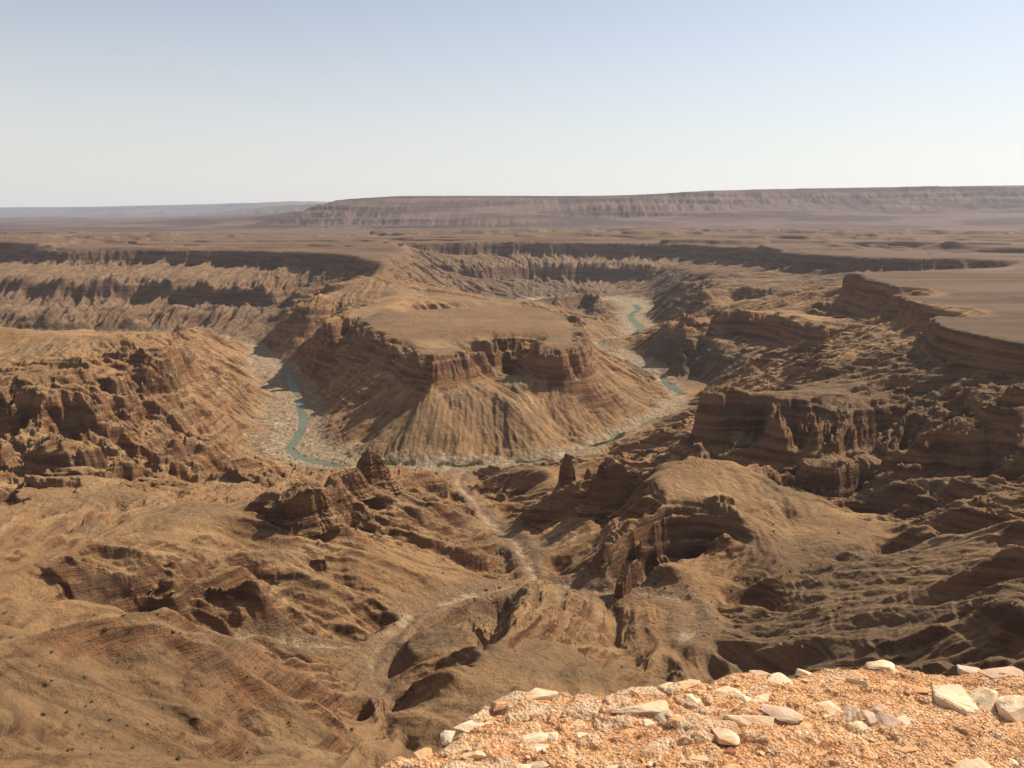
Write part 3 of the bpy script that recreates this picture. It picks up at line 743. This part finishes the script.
b = base_at(345, 122, 492); tower('rock_outcrop', b, 24, 13, 24, 24, 7.7, lambda u: .85 + .15 * u, .5, label='rough rock outcrop joining the blocky tower to the pointed pinnacle', cat='outcrop')
b = base_at(623, 90, 586); tower('rock_fin', b, 15, 5.5, 30, 62, 8.8, lambda u: .85 + .3 * u, .2, label='thin upright rock fin below the hollow cliff of the dome hill, above the wash', cat='rock fin')
b = base_at(788, 105, 480); tower('rock_outcrop', b, 12, 9, 13, 0, 9.9, lambda u: 1 - .5 * abs(u), .5, label='small conical outcrop in the shade behind the dome hill', cat='outcrop')
b = base_at(318, 135, 560); tower('rock_outcrop', b, 8, 6, 7, 10, 11.9, lambda u: 1 - .3 * abs(u), .4, label='small dark outcrop on the tan slope below the blocky orange tower', cat='outcrop')

# ---- boulders fallen from the scarps
def hull_rock(name, seed, sx, sy, sz, cuts=2, rough=.06, flat=0.):
    import bmesh
    rnd = random.Random(seed); bm = bmesh.new()
    for i in range(rnd.randint(11, 16)):
        a = rnd.uniform(0, 6.283); e = math.asin(rnd.uniform(-1, 1)); q = rnd.uniform(.82, 1.12)
        x, y, z = math.cos(a) * math.cos(e) * q, math.sin(a) * math.cos(e) * q, math.sin(e) * q
        m_ = max(abs(x), abs(y), abs(z)) ** .45
        bm.verts.new((x / m_, y / m_, z / m_))
    r_ = bmesh.ops.convex_hull(bm, input=bm.verts)
    bmesh.ops.delete(bm, geom=[g for g in r_['geom_interior'] if isinstance(g, bmesh.types.BMVert)], context='VERTS')
    if cuts:
        bmesh.ops.bevel(bm, geom=list(bm.edges), offset=.05, segments=1, affect='EDGES')
        bmesh.ops.triangulate(bm, faces=bm.faces)
        bmesh.ops.subdivide_edges(bm, edges=bm.edges, cuts=cuts, use_grid_fill=True)
        off = Vector((seed * 3.3 % 50, seed * 1.7 % 40, 0))
        for v in bm.verts: v.co += v.co.normalized() * rough * (mn.fractal(v.co * 2.2 + off, .8, 2, 4) + .4 * mn.fractal(v.co * 9 + off, .8, 2, 2))
    for v in bm.verts: v.co.x *= sx; v.co.y *= sy; v.co.z *= sz
    bmesh.ops.recalc_face_normals(bm, faces=bm.faces)
    me = bpy.data.meshes.new(name); bm.to_mesh(me); bm.free()
    return me
random.seed(5)
vb = [hull_rock('boulder', 40 + k, 1, .8, .7, 1) for k in range(5)]
for m_ in vb: m_.materials.append(LAND)
spots = []
zones = [(20,200,400,490,26),(270,400,480,545,26),(600,740,585,600,14),(560,600,590,640,6),(735,860,560,600,22),(440,560,580,605,14),(700,860,600,650,18),(880,1020,530,640,16),(100,300,575,635,14)]
for (x0, x1, y0, y1, n) in zones:
    for _ in range(int(n * 1.6)): spots.append((random.uniform(x0, x1), random.uniform(y0, y1)))
for i, (px, py) in enumerate(spots):
    q = hit(px, py); s_ = random.uniform(.8, 1.9) + 1.9 * random.random() ** 4 * (1.5 if q[1] > 1000 else 1)
    o = bpy.data.objects.new('boulder', vb[i % 5]); col.objects.link(o); o.location = (q[0], q[1], q[2] + s_ * .15)
    o.scale = (s_, s_ * random.uniform(.7, 1.1), s_ * random.uniform(.7, 1.)); o.rotation_euler = (random.uniform(-.3, .3), random.uniform(-.3, .3), random.uniform(0, 6))
    tag(o, 'small fallen boulder lying on the canyon slopes below the rock ledges', 'boulder', 'boulders fallen on the canyon slopes')

# ---- desert shrubs
SH = NT_('shrub_leaves'); SH.put(SH.b.inputs['Base Color'], SH.mix(SH.ramp(SH.noise(SH.pos(), 1.5, 3), .4, .6), (.045, .048, .024), (.085, .085, .04)))
def shrub_mesh(seed):
    rnd = random.Random(seed); v = []; f = []
    for k in range(150):
        a = rnd.uniform(0, 6.283); e = rnd.uniform(0, 1.45); q = rnd.uniform(.35, 1.) * (1 + .25 * math.sin(3 * a + seed))
        c = Vector((math.cos(a) * math.cos(e) * q, math.sin(a) * math.cos(e) * q, math.sin(e) * q * .8 + .02))
        d = [Vector((rnd.uniform(-1, 1), rnd.uniform(-1, 1), rnd.uniform(-1, 1))) * .2 for _ in range(3)]
        n = len(v); v += [c + d[0], c + d[1], c + d[2]]; f.append((n, n + 1, n + 2))
    me = bpy.data.meshes.new('shrub'); me.from_pydata([tuple(p) for p in v], [], f); me.materials.append(SH.m); return me
vs = [shrub_mesh(k) for k in range(4)]
sh = []
for (x0, x1, y0, y1, n) in [(690,880,465,560,34),(0,300,640,765,34),(0,260,600,640,10),(280,480,545,640,24),(480,640,520,600,22),(740,1020,560,650,30),(300,400,650,760,14),(470,660,610,680,12),(80,330,500,560,10)]:
    for _ in range(n): sh.append((random.uniform(x0, x1), random.uniform(y0, y1)))
for i, (px, py) in enumerate(sh):
    q = hit(px, py); s_ = random.uniform(.8, 1.9)
    o = bpy.data.objects.new('shrub', vs[i % 4]); col.objects.link(o); o.location = q - np.array([0, 0, .1]); o.scale = (s_, s_, s_ * .85); o.rotation_euler = (0, 0, random.uniform(0, 6))
    tag(o, 'tiny dark desert shrub dotted on the dry canyon slopes', 'shrub', 'shrubs dotted over the slopes')
# larger bushes the photo shows clearly
for (px, py, s_, lb) in [(178,760,2.2,'round olive bush at the bottom edge left of the gravel ledge'),(247,754,1.5,'small upright bush in the bottom left corner slope, darker than its neighbour'),
        (352,731,2.4,'dark bush in the rock pocket at the end of the near left spur'),(600,553,2.6,'dark green bush beside the dry wash under the rock fin'),(655,585,2.4,'round bush at the foot of the hollow cliff'),
        (67,713,1.6,'lone dark bush on the bare near slope at far left'),(110,721,1.5,'lone dark bush to the right of another on the bare near slope')]:
    q = hit(px, py); o = bpy.data.objects.new('bush', shrub_mesh(int(px))); col.objects.link(o); o.location = q; o.scale = (s_, s_, s_); tag(o, lb, 'bush')

# ---- reeds along the river: a mass of blades nobody could count
RM = NT_('reed_green'); RM.put(RM.b.inputs['Base Color'], RM.mix(RM.ramp(RM.noise(RM.pos(), .15, 3), .4, .6), (.10, .14, .04), (.17, .20, .07)))
v = []; f = []
for ln in REEDS:
    for a, b_ in zip(ln[:-1], ln[1:]):
        L_ = math.hypot(*(b_ - a)[:2]); t_ = (b_ - a)[:2] / L_
        for _ in range(int(L_ * 26)):
            u = random.random(); w_ = random.gauss(0, 5.) + 7 * math.sin(u * 9)
            x = a[0] + (b_[0] - a[0]) * u - t_[1] * w_; y = a[1] + (b_[1] - a[1]) * u + t_[0] * w_; h_ = random.uniform(.8, 2.)
            an = random.uniform(0, 6.28); n = len(v); c_, s2 = math.cos(an) * .35, math.sin(an) * .35
            v += [(x - c_, y - s2, .1), (x + c_, y + s2, .1), (x + random.uniform(-.5, .5), y + random.uniform(-.5, .5), h_ + .2)]; f.append((n, n + 1, n + 2))
zz_ = terrain(np.array([q[0] for q in v[::3]]), np.array([q[1] for q in v[::3]]))
v = [(q[0], q[1], q[2] + max(0, float(zz_[i // 3]))) for i, q in enumerate(v)]
tag(mesh_obj('reeds', v, f, RM.m), 'bright green reeds growing in strips along the river bed', 'reeds', kind='stuff')

# ---------------------------------------------------------------- the gravel ledge under the viewer
EPX = [(372,782),(385,768),(400,757),(420,748),(442,742),(450,726),(470,713),(498,700),(522,689),(545,688),(575,690),(600,689),(640,683),(690,681),(712,679),(735,669),(760,673),(795,673),(820,669),(850,665),(866,662),(880,661),(905,664),(930,670),(955,668),(975,667),(1000,666),(1030,668),(1100,668),(1250,672)]
EDGE = [P(x, y, 498.4)[:2] for x, y in EPX]
EDGE = [np.array((-5., -3.)), np.array((-2.2, .2)), np.array((-.9, 1.3))] + EDGE + [np.array((4.5, 2.3)), np.array((9., 1.2))]
EA = np.array(EDGE)
def edge_dist(x, y):
    """signed distance to the brink, positive on the ledge"""
    d = seg_dist(x, y, EDGE)
    poly = [tuple(p) for p in EDGE] + [(9, -4), (-5, -4)]
    return np.where(inside(x, y, poly), d, -d)
def plates(x, y):
    """flat bedrock slabs lying flush in the gravel: (mask, height)"""
    u = x * 7.5 + .7 * fbm(x * 5, y * 5, 2, seed=90); v = y * 12 - x * 2.2 + .7 * fbm(x * 5, y * 5, 2, seed=91)
    xi = np.floor(u).astype(int); yi = np.floor(v).astype(int)
    b1 = np.full(x.shape, 9.); b2 = np.full(x.shape, 9.); cid = np.zeros(x.shape)
    for i in (-1, 0, 1):
        for j in (-1, 0, 1):
            cx = (xi + i) & 255; cy = (yi + j) & 255
            dd = np.hypot(xi + i + TABX[cy, cx] - u, yi + j + TABY[cy, cx] - v)
            n_ = dd < b1; b2 = np.where(n_, b1, np.minimum(b2, dd)); cid = np.where(n_, TAB[cy, cx], cid); b1 = np.where(n_, dd, b1)
    reg = sstep(.08, .28, fbm(x * 1.7 + 3, y * 2.6, 3, seed=94))
    m_ = sstep(.05, .16, b2 - b1) * (cid < .12 + .5 * reg) * (cid > .06)
    return m_ * sstep(.1, .3, cid + reg), cid
def ledge_h(x, y):
    d = edge_dist(x, y); d = d + .05 * fbm(x * 4, y * 4, 4, .6, seed=88) * (1 - sstep(.15, .5, np.abs(d)))
    n1 = fbm(x * 1.3, y * 1.3, 3, seed=81); n2 = fbm(x * 6, y * 6, 4, seed=82); n3 = fbm(x * 30, y * 30, 4, .6, seed=83)
    z = 498.4 + .035 * n1 * sstep(0, .4, d) + .011 * n2 + .004 * n3
    # slanting bedded rock showing through the gravel
    bd = sstep(.1, .5, fbm(x * 2.1, y * 5., 3, seed=84)); z = z + .016 * bd * sstep(-.25, .1, fbm(x * 4 + y * 2, y * 13 - x * 4.5, 3, seed=85)) + .009 * sstep(0, .2, fbm(x * 9, y * 14, 3, seed=86))
    pm, cid = plates(x, y); z = z + pm * (.006 + .012 * cid)
    dn = -np.minimum(d + .012 * n2, 0)
    z = z - dn * 2.6 - 1.2 * np.maximum(dn - .5, 0)
    z = z - .02 * np.exp(-np.maximum(d, 0) / .03)
    return z
xs = np.concatenate([np.linspace(-5, -.6, 60)[:-1], np.linspace(-.6, 2.3, 560), np.linspace(2.3, 9, 70)[1:]])
ys = np.concatenate([np.linspace(-3.5, 1.6, 60)[:-1], np.linspace(1.6, 3.0, 300), np.linspace(3.0, 14, 60)[1:]])
GX, GY = np.meshgrid(xs, ys); GZ = ledge_h(GX, GY)
PM, PC = plates(GX, GY)
LM = NT_('ledge_gravel'); lp = LM.pos()
lc = LM.mix(LM.ramp(LM.noise(lp, 2.2, 5, .6), .38, .62), (.55, .25, .10), (.66, .345, .15))
lc = LM.mix(LM.ramp(LM.noise(lp, 9., 5, .6), .54, .68, 0, .8), lc, (.80, .57, .35))
lc = LM.mix(LM.ramp(LM.noise(lp, 60., 4, .6), .35, .5, .75, 0), lc, (.30, .12, .05))
vr = LM.n('ShaderNodeTexVoronoi', Vector=lp, Scale=85.)
lc = LM.mix(LM.ramp(vr.outputs['Color'], .3, .9, 0, .6), lc, (.78, .52, .30))
sl = LM.mix(LM.ramp(LM.noise(lp, 14., 6, .65), .38, .62), (.54, .34, .19), (.66, .47, .29))
sl = LM.mix(LM.ramp(LM.attr('tone'), .3, .8, 0, .7), sl, (.52, .32, .22))
sl = LM.mix(LM.ramp(LM.noise(lp, 30., 6, .7), .52, .64, 0, .75), sl, (.56, .29, .13))
lc = LM.mix(LM.math('MULTIPLY', LM.attr('slab'), .9), lc, sl)
LM.put(LM.b.inputs['Base Color'], lc)
LM.put(LM.b.inputs['Normal'], LM.n('ShaderNodeBump', Strength=1., Distance=.006, Height=LM.math('ADD', vr.outputs['Distance'], LM.noise(lp, 120., 4, .65))).outputs[0])
o = grid_mesh('ledge_ground', GX, GY, GZ, np.ones((len(ys) - 1, len(xs) - 1), bool), {'slab': PM, 'tone': PC}, LM.m); o['kind'] = 'structure'
o.data.flip_normals()

def rock_mat(name, c0, c1, stain, amt):
    K = NT_(name); p_ = K.pos(); K.b.inputs['Roughness'].default_value = .8
    a = K.mix(K.ramp(K.noise(p_, 7., 5, .6), .38, .62), c0, c1)
    a = K.mix(K.ramp(K.noise(p_, 11., 6, .65, .5), .52, .66, 0, amt), a, stain)
    a = K.mix(K.ramp(K.noise(p_, 45., 5, .7), .60, .70, 0, .6), a, (.16, .10, .07))
    K.put(K.b.inputs['Base Color'], a)
    K.put(K.b.inputs['Normal'], K.n('ShaderNodeBump', Strength=.8, Distance=.008, Height=K.noise(p_, 30., 7, .68)).outputs[0])
    return K.m
R_PALE = rock_mat('pale_quartzite', (.66, .46, .28), (.78, .59, .38), (.70, .38, .17), .85)
R_GREY = rock_mat('greyish_quartzite', (.50, .37, .25), (.66, .50, .34), (.64, .36, .17), .65)
R_PURP = rock_mat('purplish_quartzite', (.48, .30, .20), (.64, .44, .29), (.68, .40, .21), .65)
R_ORNG = rock_mat('orange_stone', (.62, .32, .14), (.78, .47, .24), (.50, .23, .09), .5)
def ledge_hit(px, py):
    p = P(px, py, 498.42)
    for _ in range(6):
        z = float(ledge_h(p[0:1], p[1:2])[0]); p = P(px, py, z)
    return p
# (px, py of the middle, width px, height px seen, rotation, material, label)
ROCKS = [
 (451,733,20,17,20,R_GREY,'blocky grey rock with a dark left side, at the bottom left brink of the ledge'),
 (474,722,40,9,8,R_PALE,'long flat pale slab lying along the left brink'),
 (546,690,30,10,5,R_PALE,'flat whitish rock capping the brink where the left slope of the ledge ends'),
 (482,745,40,12,15,R_PALE,'wide cracked pale slab low on the left part of the ledge'),
 (464,752,22,9,-10,R_GREY,'small grey slab touching the left end of the wide cracked slab'),
 (534,735,28,12,25,R_PALE,'angular cream rock with a pointed left end, middle of the left ledge'),
 (541,746,17,9,-15,R_PALE,'squat cream stone just under the angular cream rock'),
 (554,733,15,10,35,R_PALE,'small upright cream stone right of the angular cream rock'),
 (574,723,22,10,10,R_PALE,'pale tilted slab with a shadow under its left edge'),
 (585,733,16,9,0,R_PALE,'short pale stone just below the tilted slab'),
 (536,762,32,10,-12,R_GREY,'greyish slab cut off by the bottom edge of the picture, lower left'),
 (520,767,26,7,10,R_PALE,'pale slab at the very bottom beside the greyish slab'),
 (617,764,26,12,0,R_PALE,'whitish rock at the bottom edge, under the middle of the ledge'),
 (640,703,50,13,3,R_PALE,'broad low pale rock near the far brink'),
 (667,713,17,12,30,R_GREY,'dark grey angular stone below the broad low rock'),
 (651,720,16,8,0,R_PALE,'small pale stone left of the dark grey angular one'),
 (676,718,14,9,-20,R_ORNG,'small buff stone right of the dark grey angular one'),
 (694,697,26,13,10,R_PALE,'pale rock between the broad low rock and the white cluster'),
 (728,690,28,12,15,R_PALE,'white angular slab, left one of the white cluster'),
 (744,694,24,11,-20,R_PALE,'white wedge of rock in the middle of the white cluster'),
 (762,697,24,9,10,R_PALE,'white flat rock at the right end of the white cluster'),
 (700,693,16,7,10,R_ORNG,'buff slab just beside the pale rock near the brink'),
 (755,717,60,20,-6,R_PALE,'largest cream boulder, rounded top with an orange underside'),
 (782,711,40,9,-14,R_PURP,'purple brown slab leaning behind the largest cream boulder'),
 (724,731,26,13,-25,R_PALE,'small white angular rock left of the largest cream boulder'),
 (712,737,17,7,0,R_GREY,'thin grey chip under the small white angular rock'),
 (800,722,20,9,10,R_ORNG,'low orange stone at the right tip of the largest cream boulder'),
 (827,705,22,13,20,R_PALE,'pinkish block at the left of the cracked purple outcrop'),
 (849,707,27,22,-12,R_PURP,'large pinkish grey block cracked across, middle of the purple outcrop'),
 (868,713,16,14,30,R_PURP,'narrow purple block beside the large pinkish grey block'),
 (880,707,18,14,-20,R_PURP,'upright purple block with a split top'),
 (889,716,22,14,15,R_PURP,'low purple block in front of the split one'),
 (862,722,20,9,0,R_PALE,'flat buff slab under the cracked purple outcrop'),
 (904,719,15,9,25,R_PALE,'pale block at the right end of the cracked purple outcrop'),
 (954,692,38,34,8,R_PALE,'biggest upright pale block with a dark shadowed left face'),
 (984,693,32,24,-10,R_PALE,'cream block leaning on the right of the biggest upright block'),
 (1019,702,36,24,10,R_PALE,'cream rock cut off by the right edge of the picture'),
 (973,668,24,14,-8,R_GREY,'greyish white rock perched on the brink at far right'),
 (1000,670,36,10,5,R_PURP,'purplish slab on the brink right of the perched greyish rock'),
 (977,764,40,20,0,R_PALE,'rounded pale rock at the bottom right corner'),
 (1018,762,14,8,0,R_PALE,'tiny white stone right of the rounded bottom rock'),
 (779,677,26,14,12,R_PALE,'white rock just under the brink, left of centre of the right ledge'),
 (805,671,15,9,0,R_PALE,'small white stone sitting on the brink'),
 (760,671,30,8,-6,R_PURP,'purplish flat slab at the brink left of the small white stone'),
 (880,662,24,9,-18,R_PALE,'pale pointed slab making the highest tip of the brink'),
 (903,668,34,9,-18,R_ORNG,'orange slab sloping down right from the highest tip'),
 (856,672,24,12,10,R_ORNG,'orange block left of the highest tip of the brink'),
 (858,680,16,18,70,R_ORNG,'upright orange slab below the orange block'),
 (905,684,36,9,-20,R_ORNG,'bedded orange slab running down from the highest tip'),
 (585,764,16,7,0,R_ORNG,'buff chip at the bottom edge left of the whitish rock'),
 (700,757,24,8,0,R_ORNG,'low buff slab in the gravel of the lower middle'),
 (732,766,18,8,20,R_ORNG,'reddish stone at the bottom of the middle gravel'),
 (630,731,16,8,20,R_ORNG,'buff stone in the open gravel of the ledge centre'),
 (600,702,20,8,-10,R_ORNG,'orange stone near the brink, left of the broad low rock'),
 (498,702,26,7,20,R_ORNG,'orange flat stone on the sloping left brink'),
 (423,752,20,8,25,R_ORNG,'orange stone at the lowest left brink'),
 (690,682,20,8,0,R_ORNG,'orange stone on the brink above the pale rock'),
 (667,684,22,8,8,R_PALE,'pale stone on the brink above the dark grey angular one'),
 (820,752,22,9,10,R_ORNG,'orange stone in the lower right gravel'),
 (905,745,18,8,-10,R_ORNG,'buff stone alone in the right gravel'),
 (728,749,15,9,0,rock_mat('red_brown_stone', (.25,.09,.045), (.34,.13,.06), (.2,.07,.04), .4),'dark red stone in the gravel under the largest cream boulder'),
]
for k, (px, py, w_, h_, rot, mt, lb) in enumerate(ROCKS):
    p = ledge_hit(px, py + h_ * .25); D_ = math.hypot(p[0], p[1]) * 1.18
    sx = w_ / F * D_ * .56; sy = max(.5 * sx, h_ / F * D_ * .95) * (.75 if h_ > 17 else 1); sz = h_ / F * D_ * (.60 if h_ > 17 else .36)
    me = hull_rock('rock', 300 + k * 3, sx, sy, sz, 3, .06)
    me.materials.append(mt)
    o = bpy.data.objects.new('rock', me); col.objects.link(o); o.location = (p[0], p[1], p[2] - sz * .45)
    o.rotation_euler = (random.uniform(-.12, .12), random.uniform(-.12, .12), R(rot)); tag(o, lb, 'rock')
# loose stones, each its own object
sv = []
for k in range(10):
    m_ = hull_rock('stone', 900 + k, 1, .75, .5, 0); m_.materials.append([R_ORNG, R_ORNG, R_PALE, R_ORNG, R_PURP][k % 5]); sv.append(m_)
nst = 0
while nst < 170:
    px = random.uniform(400, 1022); py = random.uniform(664, 766)
    p = ledge_hit(px, py)
    if float(edge_dist(p[0:1], p[1:2])[0]) < .015: continue
    s_ = random.choice((.004, .005, .006, .008, .011)) * random.uniform(.8, 1.2)
    o = bpy.data.objects.new('stone', sv[nst % 10]); col.objects.link(o); o.location = (p[0], p[1], p[2] + s_ * .2); o.scale = (s_, s_, s_)
    o.rotation_euler = (random.uniform(-.4, .4), random.uniform(-.4, .4), random.uniform(0, 6.3))
    tag(o, 'small loose stone among the gravel of the ledge', 'stone', 'loose stones on the gravel ledge'); nst += 1
# the gravel itself
def gravel(name, n, s0, s1, mat, seed, x0=-.5, x1=2.2, y0=1.75, y1=2.85):
    g = np.random.default_rng(seed)
    x = g.uniform(x0, x1, n); y = g.uniform(y0, y1, n); k = (edge_dist(x, y) > -.06) & (plates(x, y)[0] < g.uniform(.2, 1.6, n)); x = x[k]; y = y[k]; n = len(x)
    z = ledge_h(x, y); s_ = s0 + (s1 - s0) * g.random(n) ** 2.5
    base = np.array([(1, 0, 0), (-1, 0, 0), (0, 1, 0), (0, -1, 0), (0, 0, 1), (0, 0, -1)], float)
    fc = np.array([(0, 2, 4), (2, 1, 4), (1, 3, 4), (3, 0, 4), (2, 0, 5), (1, 2, 5), (3, 1, 5), (0, 3, 5)])
    V = base[None] * g.uniform(.55, 1.15, (n, 6, 1)) + g.uniform(-.25, .25, (n, 6, 3))
    V[:, :, 2] *= .7
    a = g.uniform(0, 6.283, n); c_, s2 = np.cos(a), np.sin(a)
    V = np.stack([V[..., 0] * c_[:, None] - V[..., 1] * s2[:, None], V[..., 0] * s2[:, None] + V[..., 1] * c_[:, None], V[..., 2]], -1)
    V = V * s_[:, None, None] + np.stack([x, y, z + s_ * .25], -1)[:, None]
    Fc = (fc[None] + (np.arange(n) * 6)[:, None, None]).reshape(-1, 3)
    me = bpy.data.meshes.new(name); nv = n * 6
    me.vertices.add(nv); me.loops.add(Fc.size); me.polygons.add(len(Fc))
    me.vertices.foreach_set('co', V.astype(np.float32).ravel()); me.loops.foreach_set('vertex_index', Fc.astype(np.int32).ravel())
    me.polygons.foreach_set('loop_start', np.arange(0, Fc.size, 3, dtype=np.int32)); me.update(calc_edges=True); me.materials.append(mat)
    o = bpy.data.objects.new(name, me); col.objects.link(o); return o
GR = NT_('gravel'); gv = GR.n('ShaderNodeTexVoronoi', Vector=GR.pos(), Scale=70.)
gs = GR.n('ShaderNodeSeparateColor', i0=gv.outputs['Color']).outputs
gc = GR.mix(gs[0], (.50, .21, .08), (.67, .34, .145)); gc = GR.mix(GR.ramp(gs[1], .72, .8), gc, (.80, .62, .42)); gc = GR.mix(GR.ramp(gs[2], .88, .92), gc, (.22, .09, .05))
GR.put(GR.b.inputs['Base Color'], gc)
tag(gravel('gravel', 110000, .0010, .0036, GR.m, 3), 'orange gravel covering the ledge', 'gravel', kind='stuff')
# ---------------------------------------------------------------- daylight, air, camera
w = bpy.data.worlds.new('World'); bpy.context.scene.world = w; w.use_nodes = True
nt = w.node_tree; s = nt.nodes.new('ShaderNodeTexSky'); s.sky_type = 'NISHITA'; s.sun_disc = False
SUN_AZ, SUN_EL = 58, 42
s.sun_elevation = R(SUN_EL); s.sun_rotation = R(SUN_AZ); s.altitude = 800; s.dust_density = .8; s.air_density = 1.0
hs = nt.nodes.new('ShaderNodeHueSaturation'); hs.inputs['Saturation'].default_value = .80
nt.links.new(s.outputs[0], hs.inputs['Color']); tc_ = nt.nodes.new('ShaderNodeTexCoord'); sx_ = nt.nodes.new('ShaderNodeSeparateXYZ'); nt.links.new(tc_.outputs['Generated'], sx_.inputs[0])
mr = nt.nodes.new('ShaderNodeMapRange'); mr.interpolation_type = 'SMOOTHSTEP'; nt.links.new(sx_.outputs[2], mr.inputs[0])
for i_, v_ in ((1, -.02), (2, .30), (3, .68), (4, .12)): mr.inputs[i_].default_value = v_
mx = nt.nodes.new('ShaderNodeMix'); mx.data_type = 'RGBA'; nt.links.new(mr.outputs[0], mx.inputs[0]); nt.links.new(hs.outputs[0], mx.inputs[6]); mx.inputs[7].default_value = (7.0, 6.5, 5.7, 1)   # dusty air low in the sky
nt.links.new(mx.outputs[2], nt.nodes['Background'].inputs[0]); nt.nodes['Background'].inputs[1].default_value = .095
su = bpy.data.lights.new('Sun', 'SUN'); su.energy = 5.0; su.angle = R(.53); su.color = (1, .935, .82)
so = bpy.data.objects.new('Sun', su); col.objects.link(so); so.rotation_euler = (R(SUN_EL - 90), 0, R(-SUN_AZ)); so.location = (0, 0, 900)
HAZE = True
if HAZE:
    x0, x1, y0, y1, z0, z1 = -75000, 75000, -3000, 62000, -60, 2300
    me = bpy.data.meshes.new('haze')
    me.from_pydata([(x, y, z) for z in (z0, z1) for y in (y0, y1) for x in (x0, x1)], [],
                   [(0, 2, 3, 1), (4, 5, 7, 6), (0, 1, 5, 4), (2, 6, 7, 3), (0, 4, 6, 2), (1, 3, 7, 5)])
    hz = bpy.data.objects.new('haze', me); col.objects.link(hz); hz['kind'] = 'stuff'
    mh = bpy.data.materials.new('haze'); mh.use_nodes = True; t = mh.node_tree; t.nodes.clear()
    vo = t.nodes.new('ShaderNodeVolumePrincipled'); ou = t.nodes.new('ShaderNodeOutputMaterial')
    vo.inputs['Color'].default_value = (.83, .89, 1.0, 1); vo.inputs['Density'].default_value = 1 / 85000; vo.inputs['Anisotropy'].default_value = .25
    t.links.new(vo.outputs[0], ou.inputs['Volume']); me.materials.append(mh)
ca = bpy.data.cameras.new('Camera'); co_ = bpy.data.objects.new('Camera', ca); col.objects.link(co_)
ca.sensor_width = 36; ca.lens = 36 * F / 1024; ca.clip_end = 300000; ca.clip_start = .05
co_.location = (0, 0, CAMZ); co_.rotation_euler = (R(90) - PITCH, 0, 0)
sc = bpy.context.scene; sc.camera = co_
sc.view_settings.view_transform = 'Standard'; sc.view_settings.look = 'None'; sc.view_settings.gamma = 1
sc.view_settings.use_curve_mapping = False; sc.view_settings.exposure = 0.38
sc.cycles.volume_bounces = 1; sc.cycles.max_bounces = 6; sc.cycles.diffuse_bounces = 3
print('done', round(time.time() - T0, 1))
